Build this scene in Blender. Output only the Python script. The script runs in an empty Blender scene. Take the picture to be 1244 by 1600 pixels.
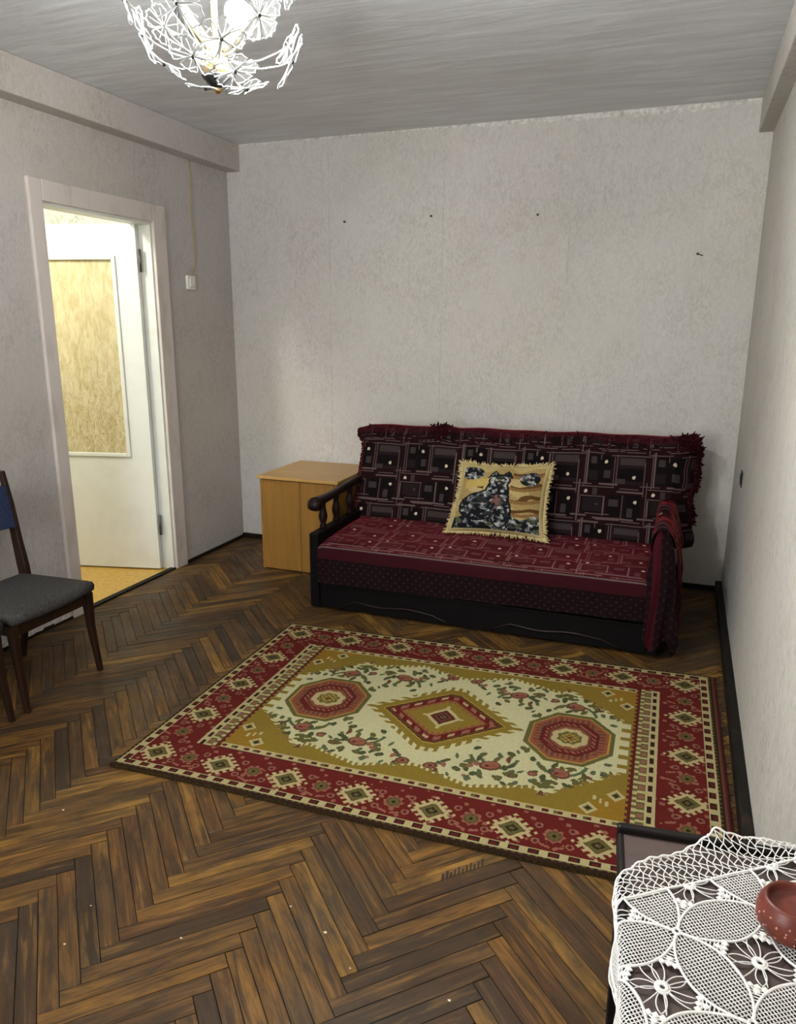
import bpy, bmesh, math, random
import numpy as np
from mathutils import Vector, Matrix

random.seed(7)
rng = np.random.default_rng(7)
SC = bpy.context.scene
COL = SC.collection
PI = math.pi

# ------------------------------------------------------------------ camera
CAM_H = 1.45
cd = bpy.data.cameras.new('camera')
cam = bpy.data.objects.new('camera', cd)
COL.objects.link(cam)
cd.sensor_fit = 'VERTICAL'
cd.sensor_height = 36.0
cd.lens = 1171.09 / 1600.0 * 36.0
cd.clip_start = 0.02
R = ((0.93621834, 0.08938476, -0.33986113),
     (0.35139356, -0.22650534, 0.90841505),
     (0.0042181, -0.96989984, -0.24346768))
cam.matrix_world = Matrix(((R[0][0], -R[0][1], -R[0][2], 0.0),
                           (R[1][0], -R[1][1], -R[1][2], 0.0),
                           (R[2][0], -R[2][1], -R[2][2], CAM_H),
                           (0, 0, 0, 1)))
SC.camera = cam

# ------------------------------------------------------------------ world, exposure
w = bpy.data.worlds.new('world')
SC.world = w
w.use_nodes = True
w.node_tree.nodes['Background'].inputs[0].default_value = (0.30, 0.34, 0.42, 1)
w.node_tree.nodes['Background'].inputs[1].default_value = 0.35
SC.view_settings.view_transform = 'Standard'
SC.view_settings.look = 'None'
SC.view_settings.gamma = 1.0
SC.view_settings.use_curve_mapping = False
SC.view_settings.exposure = 0.0
SC.cycles.use_denoising = True
SC.cycles.max_bounces = 8
SC.cycles.transparent_max_bounces = 16
SC.cycles.sample_clamp_indirect = 6.0
BULB_STRENGTH = 4700.0
HALL_POWER = 66.0
DAYLIGHT = 112.0

def lamp(name, loc, power, radius, color):
    l = bpy.data.lights.new(name, 'POINT')
    l.energy = power
    l.shadow_soft_size = radius
    l.color = color
    o = bpy.data.objects.new(name, l)
    o.location = loc
    COL.objects.link(o)
    return o
lamp('hall_lamp_light', (-3.25, 2.42, 2.42), HALL_POWER, 0.12, (1.0, 0.985, 0.90))
al = bpy.data.lights.new('window_daylight', 'AREA')
al.shape = 'RECTANGLE'; al.size = 1.2; al.size_y = 1.35
al.energy = DAYLIGHT; al.color = (0.93, 0.98, 1.0)
alo = bpy.data.objects.new('window_daylight', al)
alo.location = (-1.45, -1.25, 1.525); alo.rotation_euler = (PI / 2, 0, 0)
COL.objects.link(alo)

# ------------------------------------------------------------------ helpers
def srgb(r, g, b):
    def f(c):
        c /= 255.0
        return c / 12.92 if c <= 0.04045 else ((c + 0.055) / 1.055) ** 2.4
    return (f(r), f(g), f(b))

ORIGIN = {}

class B:
    """collects verts / faces, in world coordinates"""
    def __init__(s):
        s.v = []
        s.f = []
    def add(s, vs, fs):
        o = len(s.v)
        s.v.extend([tuple(p) for p in vs])
        s.f.extend([tuple(i + o for i in q) for q in fs])
        return s
    def box(s, x0, x1, y0, y1, z0, z1, m=None):
        vs = [(x0, y0, z0), (x1, y0, z0), (x1, y1, z0), (x0, y1, z0), (x0, y0, z1), (x1, y0, z1), (x1, y1, z1), (x0, y1, z1)]
        if m is not None:
            vs = [m @ Vector(p) for p in vs]
        return s.add(vs, [(0, 3, 2, 1), (4, 5, 6, 7), (0, 1, 5, 4), (1, 2, 6, 5), (2, 3, 7, 6), (3, 0, 4, 7)])
    def hexa(s, bottom, top):
        return s.add(list(bottom) + list(top), [(0, 3, 2, 1), (4, 5, 6, 7), (0, 1, 5, 4), (1, 2, 6, 5), (2, 3, 7, 6), (3, 0, 4, 7)])
    def prism(s, poly, off):
        n = len(poly)
        off = Vector(off)
        vs = [Vector(p) for p in poly] + [Vector(p) + off for p in poly]
        fs = [tuple(reversed(range(n))), tuple(range(n, 2 * n))]
        fs += [(i, (i + 1) % n, n + (i + 1) % n, n + i) for i in range(n)]
        return s.add(vs, fs)
    def tube(s, pts, rad, n=8, cap=True, flat=1.0):
        pts = [Vector(p) for p in pts]
        k = len(pts)
        if k < 2:
            return s
        rs = rad if isinstance(rad, (list, tuple)) else [rad] * k
        vs = []
        up = None
        for i, p in enumerate(pts):
            t = (pts[min(i + 1, k - 1)] - pts[max(i - 1, 0)])
            if t.length < 1e-9:
                t = Vector((0, 0, 1))
            t.normalize()
            if up is None:
                up = Vector((0, 0, 1)) if abs(t.z) < 0.9 else Vector((1, 0, 0))
            a = up - t * up.dot(t)
            if a.length < 1e-6:
                a = Vector((1, 0, 0)) - t * t.x
            a.normalize()
            up = a
            b = t.cross(a)
            for j in range(n):
                an = 2 * PI * j / n
                vs.append(p + a * (math.cos(an) * rs[i] * flat) + b * (math.sin(an) * rs[i]))
        fs = []
        for i in range(k - 1):
            for j in range(n):
                fs.append((i * n + j, i * n + (j + 1) % n, (i + 1) * n + (j + 1) % n, (i + 1) * n + j))
        if cap:
            fs.append(tuple(reversed(range(n))))
            fs.append(tuple((k - 1) * n + j for j in range(n)))
        return s.add(vs, fs)
    def lathe(s, prof, n=24, c=(0, 0, 0), axis=None):
        """prof: (radius, height) list; axis: direction of height"""
        c = Vector(c)
        ax = Vector(axis).normalized() if axis is not None else Vector((0, 0, 1))
        a = Vector((1, 0, 0)) if abs(ax.x) < 0.9 else Vector((0, 1, 0))
        a = (a - ax * a.dot(ax)).normalized()
        b = ax.cross(a)
        vs = []
        for r, h in prof:
            for j in range(n):
                an = 2 * PI * j / n
                vs.append(c + ax * h + a * (r * math.cos(an)) + b * (r * math.sin(an)))
        fs = []
        for i in range(len(prof) - 1):
            for j in range(n):
                fs.append((i * n + j, i * n + (j + 1) % n, (i + 1) * n + (j + 1) % n, (i + 1) * n + j))
        fs.append(tuple(reversed(range(n))))
        fs.append(tuple((len(prof) - 1) * n + j for j in range(n)))
        return s.add(vs, fs)
    def ball(s, c, r, n=12, m=8, sc=(1, 1, 1)):
        c = Vector(c)
        prof = [(r * math.sin(PI * i / m), -r * math.cos(PI * i / m)) for i in range(m + 1)]
        prof[0] = (r * 0.02, -r)
        prof[-1] = (r * 0.02, r)
        t = B().lathe(prof, n)
        return s.add([(c.x + p[0] * sc[0], c.y + p[1] * sc[1], c.z + p[2] * sc[2]) for p in t.v], t.f)

def tag(o, label=None, cat=None, group=None, kind=None):
    if label: o['label'] = label
    if cat: o['category'] = cat
    if group: o['group'] = group
    if kind: o['kind'] = kind
    return o

def link(name, me, mat, parent=None, org=(0, 0, 0)):
    o = bpy.data.objects.new(name, me)
    COL.objects.link(o)
    if mat is not None and len(me.materials) == 0:
        me.materials.append(mat)
    if parent is not None:
        o.parent = parent
        ORIGIN[o] = ORIGIN[parent]
    else:
        o.location = org
        ORIGIN[o] = Vector(org)
    return o

def part(name, b, mat, parent=None, smooth=False, bevel=0.0, seg=2, org=(0, 0, 0), label=None, kind=None):
    og = ORIGIN[parent] if parent is not None else Vector(org)
    me = bpy.data.meshes.new(name)
    me.from_pydata([(p[0] - og[0], p[1] - og[1], p[2] - og[2]) for p in b.v], [], b.f)
    if bevel > 0:
        bm = bmesh.new()
        bm.from_mesh(me)
        bmesh.ops.remove_doubles(bm, verts=bm.verts, dist=1e-6)
        es = [e for e in bm.edges if len(e.link_faces) == 2 and e.calc_face_angle(0) > 0.5]
        bmesh.ops.bevel(bm, geom=es, offset=bevel, segments=seg, profile=0.5, affect='EDGES', clamp_overlap=True)
        bm.to_mesh(me)
        bm.free()
    if smooth:
        me.polygons.foreach_set('use_smooth', [True] * len(me.polygons))
    me.update()
    o = link(name, me, mat, parent, org)
    if label: o['label'] = label
    if kind: o['kind'] = kind
    return o

def thing(name, loc, label, cat, group=None):
    o = bpy.data.objects.new(name, None)
    o.empty_display_size = 0.05
    COL.objects.link(o)
    o.location = loc
    ORIGIN[o] = Vector(loc)
    return tag(o, label, cat, group)

def struct(name, loc):
    o = thing(name, loc, None, None)
    o['kind'] = 'structure'
    return o

def copy_tree(o, parent=None):
    c = o.copy()
    COL.objects.link(c)
    if parent is not None:
        c.parent = parent
    for ch in list(o.children):
        copy_tree(ch, c)
    return c

def grid_obj(name, P, C, mat, parent=None, org=(0, 0, 0), smooth=True, flip=False):
    """P (ny+1, nx+1, 3) world points, C (ny, nx, 3) linear face colours -> quad grid with a colour attribute"""
    og = np.array(ORIGIN[parent] if parent is not None else org)
    ny, nx = P.shape[0] - 1, P.shape[1] - 1
    me = bpy.data.meshes.new(name)
    V = (P - og).reshape(-1, 3)
    i = np.arange(ny)[:, None] * (nx + 1) + np.arange(nx)[None, :]
    F = np.stack([i, i + 1, i + nx + 2, i + nx + 1], -1).reshape(-1, 4)
    if flip:
        F = F[:, ::-1]
    me.vertices.add(len(V)); me.vertices.foreach_set('co', V.astype(np.float32).ravel())
    me.loops.add(F.size); me.loops.foreach_set('vertex_index', F.astype(np.int32).ravel())
    me.polygons.add(len(F)); me.polygons.foreach_set('loop_start', np.arange(0, F.size, 4, dtype=np.int32))
    me.update(calc_edges=True)
    if smooth:
        me.polygons.foreach_set('use_smooth', np.ones(len(F), bool))
    if C is not None:
        at = me.color_attributes.new('Col', 'FLOAT_COLOR', 'CORNER')
        cc = np.concatenate([C.reshape(-1, 3), np.ones((ny * nx, 1))], 1)
        at.data.foreach_set('color', np.repeat(cc, 4, 0).astype(np.float32).ravel())
    me.validate()
    return link(name, me, mat, parent, org)

# ------------------------------------------------------------------ material helpers
class M:
    def __init__(s, name, rough=0.6, col=(0.5, 0.5, 0.5), spec=0.5, metal=0.0):
        s.m = bpy.data.materials.new(name)
        s.m.use_nodes = True
        s.t = s.m.node_tree
        s.p = s.t.nodes['Principled BSDF']
        s.set('Base Color', (*col, 1))
        s.set('Roughness', rough)
        s.set('Specular IOR Level', spec)
        s.set('Metallic', metal)
    def set(s, k, v):
        s.p.inputs[k].default_value = v
        return s
    def n(s, typ, **kw):
        nd = s.t.nodes.new(typ)
        for k, v in kw.items():
            if k.startswith('i_'):
                nd.inputs[k[2:]].default_value = v
            else:
                setattr(nd, k, v)
        return nd
    def l(s, a, b):
        s.t.links.new(a, b)
    def coords(s, kind='Object', scale=(1, 1, 1), rot=(0, 0, 0)):
        tc = s.n('ShaderNodeTexCoord')
        mp = s.n('ShaderNodeMapping')
        mp.inputs['Scale'].default_value = scale
        mp.inputs['Rotation'].default_value = rot
        s.l(tc.outputs[kind], mp.inputs[0])
        return mp.outputs[0]
    def pos(s, scale=(1, 1, 1)):
        g = s.n('ShaderNodeNewGeometry')
        mp = s.n('ShaderNodeMapping')
        mp.inputs['Scale'].default_value = scale
        s.l(g.outputs['Position'], mp.inputs[0])
        return mp.outputs[0]
    def noise(s, vec, scale, detail=3.0, rough=0.5, dist=0.0):
        nd = s.n('ShaderNodeTexNoise')
        nd.inputs['Scale'].default_value = scale
        nd.inputs['Detail'].default_value = detail
        nd.inputs['Roughness'].default_value = rough
        nd.inputs['Distortion'].default_value = dist
        if vec is not None:
            s.l(vec, nd.inputs['Vector'])
        return nd.outputs[0]
    def ramp(s, fac, stops, interp='LINEAR'):
        nd = s.n('ShaderNodeValToRGB')
        nd.color_ramp.interpolation = interp
        e = nd.color_ramp.elements
        while len(e) < len(stops):
            e.new(0.5)
        for el, (p, c) in zip(e, stops):
            el.position = p
            el.color = (*c, 1) if len(c) == 3 else c
        s.l(fac, nd.inputs[0])
        return nd.outputs[0]
    def mix(s, fac, a, b, mode='MIX'):
        nd = s.n('ShaderNodeMix', data_type='RGBA', blend_type=mode)
        for sock, v in ((nd.inputs[0], fac), (nd.inputs[6], a), (nd.inputs[7], b)):
            if hasattr(v, 'is_output'):
                s.l(v, sock)
            elif isinstance(v, (int, float)):
                sock.default_value = v
            else:
                sock.default_value = (*v, 1)
        return nd.outputs[2]
    def math(s, op, a, b=0.0):
        nd = s.n('ShaderNodeMath', operation=op)
        for sock, v in ((nd.inputs[0], a), (nd.inputs[1], b)):
            if hasattr(v, 'is_output'):
                s.l(v, sock)
            else:
                sock.default_value = v
        return nd.outputs[0]
    def col(s, out):
        s.l(out, s.p.inputs['Base Color'])
        return s
    def rough(s, out):
        s.l(out, s.p.inputs['Roughness'])
        return s
    def bump(s, h, strength=0.2, dist=0.002):
        nd = s.n('ShaderNodeBump')
        nd.inputs['Strength'].default_value = strength
        nd.inputs['Distance'].default_value = dist
        s.l(h, nd.inputs['Height'])
        s.l(nd.outputs[0], s.p.inputs['Normal'])
        return s

BLACK, WHITE = (0, 0, 0), (1, 1, 1)

def wallpaper(name, ca, cb, fleck, fs=34.0, amount=0.40):
    m = M(name, 0.75, spec=0.25)
    p = m.pos()
    ps = m.pos((1, 1, 0.55))
    big = m.noise(p, 1.1, 3, 0.55)
    base = m.mix(m.ramp(big, [(0.35, BLACK), (0.65, WHITE)]), ca, cb)
    f1 = m.ramp(m.noise(ps, fs, 4, 0.65, 1.6), [(0.44, BLACK), (0.60, WHITE)])
    f2 = m.ramp(m.noise(ps, fs * 2.7, 3, 0.6, 0.8), [(0.45, BLACK), (0.62, WHITE)])
    mid = m.ramp(m.noise(p, 4.0, 2), [(0.3, (0.35,) * 3), (0.7, WHITE)])
    k = m.math('MULTIPLY', m.math('MULTIPLY', m.math('ADD', f1, m.math('MULTIPLY', f2, 0.6)), amount), mid)
    c = m.mix(k, base, fleck)
    ri = m.n('ShaderNodeObjectInfo')
    tint = m.ramp(ri.outputs['Random'], [(0, (0.985, 0.985, 0.985)), (1, (1.01, 1.0, 0.995))])
    c = m.mix(1.0, c, tint, 'MULTIPLY')
    m.col(c)
    h = m.math('ADD', m.math('MULTIPLY', m.noise(ps, fs * 2.2, 3, 0.6, 1.0), 0.7), m.math('MULTIPLY', m.noise(p, 2.6, 2), 2.0))
    m.bump(h, 0.35, 0.003)
    return m.m

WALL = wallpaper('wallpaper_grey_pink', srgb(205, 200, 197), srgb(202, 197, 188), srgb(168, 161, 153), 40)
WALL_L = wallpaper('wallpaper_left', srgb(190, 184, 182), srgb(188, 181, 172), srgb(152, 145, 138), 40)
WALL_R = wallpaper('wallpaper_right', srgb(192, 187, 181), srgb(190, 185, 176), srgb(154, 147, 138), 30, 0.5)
WALL_HALL = wallpaper('wallpaper_hall', srgb(232, 232, 222), srgb(224, 226, 214), srgb(170, 172, 154), 22, 0.7)

m = M('ceiling_paint', 0.42, spec=1.0)
ps = m.pos((0.7, 5.0, 1))
st = m.noise(ps, 3.2, 5, 0.65, 0.6)
ps2 = m.pos((1.2, 1.6, 1))
c = m.ramp(st, [(0.25, srgb(180, 180, 181)), (0.5, srgb(204, 205, 207)), (0.78, srgb(232, 234, 237))])
c = m.mix(m.ramp(m.noise(ps2, 1.3, 3), [(0.4, BLACK), (0.75, (0.35,) * 3)]), c, srgb(184, 182, 179))
m.col(c)
m.rough(m.ramp(st, [(0.3, (0.36,) * 3), (0.7, (0.56,) * 3)]))
m.bump(st, 0.5, 0.006)
CEIL = m.m

m = M('white_paint', 0.42, spec=0.4)
g = m.pos()
c = m.mix(m.ramp(m.noise(g, 9, 4), [(0.45, BLACK), (0.75, (0.5,) * 3)]), srgb(220, 220, 212), srgb(206, 204, 192))
m.col(c).bump(m.noise(g, 18, 3), 0.12, 0.002)
PAINT = m.m
m = M('frame_paint', 0.5, spec=0.4)
g = m.pos((1, 1, 0.4))
c = m.mix(m.ramp(m.noise(g, 14, 4), [(0.5, BLACK), (0.7, (0.6,) * 3)]), srgb(206, 196, 188), srgb(180, 168, 158))
m.col(c).bump(m.noise(g, 20, 3), 0.2, 0.002)
FRAME = m.m

m = M('door_insert_paper', 0.7, spec=0.2)
g = m.pos((1, 1, 0.35))
lines = m.ramp(m.noise(m.pos((0.9, 0.9, 0.22)), 60, 4, 0.6, 2.5), [(0.50, BLACK), (0.56, WHITE), (0.60, BLACK)])
fade = m.n('ShaderNodeSeparateXYZ')
m.l(m.pos(), fade.inputs[0])
fd = m.n('ShaderNodeMapRange')
fd.inputs[1].default_value = 1.5; fd.inputs[2].default_value = 1.0
m.l(fade.outputs[2], fd.inputs[0])
base = m.mix(m.ramp(m.noise(g, 26, 4, 0.6, 1.0), [(0.4, BLACK), (0.65, WHITE)]), srgb(206, 194, 156), srgb(186, 170, 126))
base = m.mix(m.math('MULTIPLY', lines, m.math('MULTIPLY', fd.outputs[0], 0.8)), base, srgb(128, 108, 66))
m.col(base)
INSERT = m.m

m = M('linoleum', 0.4)
m.col(m.mix(m.ramp(m.noise(m.pos(), 40, 4), [(0.4, BLACK), (0.7, WHITE)]), srgb(196, 158, 74), srgb(176, 136, 56)))
LINO = m.m

def wood(name, dark, light, rough=0.45, scale=(1, 1, 1), grain=30.0, spec=0.4, coords='Object'):
    m = M(name, rough, spec=spec)
    v = m.coords(coords, scale)
    n1 = m.noise(v, grain, 5, 0.6, 0.6)
    m.col(m.mix(m.ramp(n1, [(0.3, BLACK), (0.7, WHITE)]), dark, light))
    m.bump(n1, 0.08, 0.001)
    return m.m
BEECH = wood('beech_veneer', srgb(124, 87, 36), srgb(142, 102, 46), 0.4, (1, 1, 0.08), 22)
BEECH_TOP = wood('beech_veneer_top', srgb(168, 130, 74), srgb(184, 146, 88), 0.38, (0.08, 1, 1), 22)
CHAIRWOOD = wood('dark_walnut', srgb(28, 16, 11), srgb(48, 28, 18), 0.35, (1, 1, 0.15), 40, 0.3)
ARMWOOD = wood('lacquered_mahogany', srgb(18, 7, 6), srgb(30, 11, 9), 0.42, (1, 0.2, 1), 40, 0.2)
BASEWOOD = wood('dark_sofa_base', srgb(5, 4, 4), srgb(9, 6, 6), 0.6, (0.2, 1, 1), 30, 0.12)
TABLEWOOD = wood('dark_table_top', srgb(62, 50, 47), srgb(78, 63, 58), 0.5, (0.2, 1, 1), 24)
TABLERIM = wood('black_table_rim', srgb(14, 11, 10), srgb(24, 19, 17), 0.5, (0.2, 1, 1), 24, 0.15)

m = M('skirting_worn', 0.65, spec=0.2)
n1 = m.noise(m.pos((1, 0.4, 1)), 26, 5, 0.7)
m.col(m.ramp(n1, [(0.3, srgb(9, 7, 6)), (0.55, srgb(22, 17, 12)), (0.75, srgb(50, 40, 26))]))
m.bump(n1, 0.4, 0.004)
SKIRT = m.m
m = M('dark_gap', 0.8); m.set('Base Color', (*srgb(30, 24, 20), 1)); GAP = m.m
m = M('plaster_crumble', 0.9, spec=0.1)
n1 = m.noise(m.pos(), 40, 5, 0.7)
m.col(m.ramp(n1, [(0.3, srgb(170, 164, 156)), (0.6, srgb(224, 220, 214))])).bump(n1, 0.6, 0.004)
PLASTER = m.m
NAILM = M('nail_steel', 0.5, srgb(40, 36, 34)).m
PLASTIC = M('white_plastic', 0.35, srgb(226, 222, 212)).m
BLACKP = M('black_plastic', 0.45, srgb(22, 20, 20)).m
CABLE = M('yellowed_cable', 0.6, srgb(158, 142, 108)).m
STEEL = M('hinge_steel', 0.4, srgb(90, 86, 80), metal=0.7).m

def plank_mat(name, island):
    m = M(name, 0.4, spec=0.28)
    if island:
        r = m.n('ShaderNodeNewGeometry').outputs['Random Per Island']
    else:
        r = m.n('ShaderNodeObjectInfo').outputs['Random']
    uv = m.n('ShaderNodeUVMap'); uv.uv_map = 'UVMap'
    off = m.n('ShaderNodeCombineXYZ')
    m.l(m.math('MULTIPLY', r, 37.0), off.inputs[0]); m.l(m.math('MULTIPLY', r, 91.0), off.inputs[1])
    va = m.n('ShaderNodeVectorMath', operation='ADD')
    m.l(uv.outputs[0], va.inputs[0]); m.l(off.outputs[0], va.inputs[1])
    mp = m.n('ShaderNodeMapping'); mp.inputs['Scale'].default_value = (4.5, 62, 1)
    m.l(va.outputs[0], mp.inputs[0])
    gr = m.noise(mp.outputs[0], 1.0, 5, 0.62, 0.7)
    mp2 = m.n('ShaderNodeMapping'); mp2.inputs['Scale'].default_value = (9, 30, 1)
    m.l(va.outputs[0], mp2.inputs[0])
    blot = m.noise(mp2.outputs[0], 1.0, 4, 0.6, 0.3)
    tone = m.ramp(m.math('FRACT', m.math('MULTIPLY', r, 7.31)), [(0.0, srgb(52, 38, 24)), (0.25, srgb(86, 60, 30)), (0.5, srgb(118, 82, 34)), (0.7, srgb(72, 46, 24)), (0.85, srgb(100, 70, 32)), (1.0, srgb(142, 104, 44))])
    c = m.mix(m.ramp(gr, [(0.36, (0.8,) * 3), (0.58, BLACK)]), tone, srgb(40, 27, 15))
    c = m.mix(m.ramp(gr, [(0.56, BLACK), (0.72, (0.7,) * 3)]), c, srgb(132, 98, 46))
    c = m.mix(m.ramp(blot, [(0.5, BLACK), (0.68, (0.7,) * 3)]), c, srgb(38, 28, 18))
    worn = m.ramp(m.noise(m.pos(), 2.3, 4, 0.6, 0.5), [(0.48, BLACK), (0.68, (0.75,) * 3)])
    c = m.mix(m.math('MULTIPLY', worn, m.ramp(gr, [(0.3, WHITE), (0.7, (0.45,) * 3)])), c, srgb(60, 50, 38))
    gv = m.n('ShaderNodeMapping'); gv.inputs['Scale'].default_value = (2.4, 22, 1)
    m.l(va.outputs[0], gv.inputs[0])
    grime = m.math('MULTIPLY', m.ramp(m.noise(gv.outputs[0], 1.0, 5, 0.7, 1.0), [(0.42, BLACK), (0.60, WHITE)]), m.ramp(m.noise(m.pos(), 3.1, 5, 0.65), [(0.46, BLACK), (0.66, (0.9,) * 3)]))
    c = m.mix(grime, c, srgb(46, 37, 27))
    lac = m.ramp(m.noise(m.pos(), 1.5, 3, 0.6, 0.8), [(0.56, BLACK), (0.72, (0.55,) * 3)])
    c = m.mix(lac, c, srgb(62, 34, 18))
    m.col(c)
    m.rough(m.ramp(m.noise(m.pos(), 6, 4), [(0.3, (0.38,) * 3), (0.7, (0.62,) * 3)]))
    m.bump(gr, 0.4, 0.0012)
    return m.m
PLANK = plank_mat('parquet_oak', False)
PLANK_I = plank_mat('parquet_oak_joined', True)

def fabric(name, rough=0.95, sheen=0.0, tint=(1, 1, 1), bump=900.0, strength=0.25, srough=0.4):
    m = M(name, rough, spec=0.1)
    a = m.n('ShaderNodeVertexColor'); a.layer_name = 'Col'
    m.l(a.outputs[0], m.p.inputs['Base Color'])
    if sheen:
        m.set('Sheen Weight', sheen); m.set('Sheen Tint', (*tint, 1)); m.set('Sheen Roughness', srough)
    m.bump(m.noise(m.pos(), bump, 2), strength, 0.002)
    return m.m
RUGM = fabric('woven_wool_rug', 0.95)
THROWM = fabric('chenille_throw', 0.9, 0.48, srgb(206, 34, 50), 500, 0.3, 0.24)
CUSHM = fabric('tapestry_cushion', 0.95)
m = M('burgundy_pile', 0.9, srgb(38, 9, 13), spec=0.1)
m.set('Sheen Weight', 0.2); m.set('Sheen Tint', (*srgb(190, 40, 56), 1)); m.set('Sheen Roughness', 0.4)
PILE = m.m
m = M('rug_side', 0.95, spec=0.1)
m.col(m.ramp(m.noise(m.pos(), 160, 2), [(0.35, srgb(30, 22, 12)), (0.65, srgb(60, 46, 22))]))
RUGSIDE = m.m
m = M('charcoal_cloth', 0.9, spec=0.15)
m.col(m.ramp(m.noise(m.pos(), 120, 4), [(0.3, srgb(50, 49, 48)), (0.7, srgb(76, 73, 70))])).bump(m.noise(m.pos(), 600, 2), 0.3, 0.002)
SEATM = m.m
m = M('navy_cloth', 0.85, spec=0.2)
m.col(m.ramp(m.noise(m.pos(), 90, 4), [(0.3, srgb(26, 32, 54)), (0.7, srgb(42, 50, 78))]))
NAVY = m.m
FRINGE_Y = M('cream_fringe', 0.9, srgb(190, 172, 124), spec=0.1).m
COTTON = M('white_cotton', 0.85, srgb(226, 222, 216), spec=0.2).m
m = M('clay_red', 0.42, spec=0.4)
m.col(m.ramp(m.noise(m.pos(), 30, 4), [(0.35, srgb(84, 38, 28)), (0.65, srgb(112, 50, 38))]))
CLAY = m.m
CLAYDOT = M('cream_slip', 0.6, srgb(176, 124, 106)).m
BRASS = M('brass', 0.3, srgb(190, 158, 84), metal=0.85).m
BRASSD = M('dark_brass', 0.4, srgb(60, 48, 26), metal=0.6).m
IVORYP = M('ivory_sleeve', 0.5, srgb(60, 54, 36), spec=0.1).m
DARKM = M('dark_metal', 0.4, srgb(26, 24, 22), metal=0.4).m

# frosted petal: half translucent, part clear
mt = bpy.data.materials.new('frosted_petal'); mt.use_nodes = True
nt = mt.node_tree; nt.nodes.clear()
out = nt.nodes.new('ShaderNodeOutputMaterial')
tl = nt.nodes.new('ShaderNodeBsdfTranslucent'); tl.inputs[0].default_value = (0.07, 0.07, 0.07, 1)
df = nt.nodes.new('ShaderNodeBsdfDiffuse'); df.inputs[0].default_value = (0.07, 0.07, 0.07, 1)
tr = nt.nodes.new('ShaderNodeBsdfTransparent'); tr.inputs[0].default_value = (0.97, 0.97, 0.97, 1)
m1 = nt.nodes.new('ShaderNodeMixShader'); m1.inputs[0].default_value = 0.5
m2 = nt.nodes.new('ShaderNodeMixShader'); m2.inputs[0].default_value = 0.962
nt.links.new(tl.outputs[0], m1.inputs[1]); nt.links.new(df.outputs[0], m1.inputs[2])
nt.links.new(m1.outputs[0], m2.inputs[1]); nt.links.new(tr.outputs[0], m2.inputs[2])
nt.links.new(m2.outputs[0], out.inputs[0])
PETAL = mt
def glowy(name, c):
    mt = bpy.data.materials.new(name); mt.use_nodes = True
    nt = mt.node_tree; nt.nodes.clear()
    o = nt.nodes.new('ShaderNodeOutputMaterial'); x = nt.nodes.new('ShaderNodeMixShader'); x.inputs[0].default_value = .5
    a = nt.nodes.new('ShaderNodeBsdfTranslucent'); b = nt.nodes.new('ShaderNodeBsdfDiffuse')
    a.inputs[0].default_value = (*c, 1); b.inputs[0].default_value = (*c, 1)
    nt.links.new(a.outputs[0], x.inputs[1]); nt.links.new(b.outputs[0], x.inputs[2]); nt.links.new(x.outputs[0], o.inputs[0])
    return mt
EDGE = glowy('milky_glass_edge', (.42, .42, .41))
WIRE = glowy('milky_wire', (.36, .35, .32))
m = M('lit_bulb', 0.4, (1, 1, 1))
m.set('Emission Color', (0.965, 0.985, 0.97, 1)); m.set('Emission Strength', BULB_STRENGTH)
BULB = m.m
GLASS = bpy.data.materials.new('window_glass'); GLASS.use_nodes = True
gt = GLASS.node_tree; gt.nodes.clear()
go = gt.nodes.new('ShaderNodeOutputMaterial'); gm = gt.nodes.new('ShaderNodeMixShader'); gm.inputs[0].default_value = .06
g1 = gt.nodes.new('ShaderNodeBsdfTransparent'); g2 = gt.nodes.new('ShaderNodeBsdfGlossy'); g2.inputs['Roughness'].default_value = .03
gt.links.new(g1.outputs[0], gm.inputs[1]); gt.links.new(g2.outputs[0], gm.inputs[2]); gt.links.new(gm.outputs[0], go.inputs[0])
CURT = M('heavy_curtain', 0.9, srgb(120, 104, 86)).m

# ================================================================== STRUCTURE
XL, XR, YB, YF, ZC = -2.785, 0.305, 4.36, -1.0, 2.515
WT = 0.09
DY0, DY1, DZ = 2.815, 3.59, 1.985          # door opening

# floor: base slab and herringbone planks
floor = tag(part('floor', B().box(XL, XR, YF, YB, -0.06, -0.009), GAP), kind='structure')
PL, PW = 0.405, 0.045
def plank_geo(poly, z):
    """poly in world xy (ccw) -> chamfered plank"""
    n = len(poly)
    cx = sum(p[0] for p in poly) / n; cy = sum(p[1] for p in poly) / n
    def inset(p, d):
        dx, dy = cx - p[0], cy - p[1]
        l = math.hypot(dx, dy) or 1
        return (p[0] + dx / l * d, p[1] + dy / l * d)
    lo = [(p[0], p[1], z - 0.0085) for p in poly]
    mid = [(p[0], p[1], z - 0.0009) for p in poly]
    top = [(*inset(p, 0.0013), z) for p in poly]
    vs = lo + mid + top
    fs = [tuple(range(2 * n, 3 * n))]
    for k in (0, 1):
        for i in range(n):
            j = (i + 1) % n
            fs.append((k * n + i, k * n + j, (k + 1) * n + j, (k + 1) * n + i))
    return vs, fs
def clip(poly, x0, x1, y0, y1):
    for ax, lim, sgn in ((0, x0, 1), (0, x1, -1), (1, y0, 1), (1, y1, -1)):
        res = []
        for i in range(len(poly)):
            a, b = poly[i], poly[(i + 1) % len(poly)]
            ia, ib = (a[ax] - lim) * sgn >= 0, (b[ax] - lim) * sgn >= 0
            if ia:
                res.append(a)
            if ia != ib:
                t = (lim - a[ax]) / (b[ax] - a[ax])
                res.append((a[0] + (b[0] - a[0]) * t, a[1] + (b[1] - a[1]) * t))
        poly = res
        if len(poly) < 3:
            return []
    return poly
NP = 9
S2 = math.sqrt(0.5)
def uv2w(u, v):
    return (-0.865 + (u - v) * S2 * PW, 1.395 - (u + v) * S2 * PW)
cells = []
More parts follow.
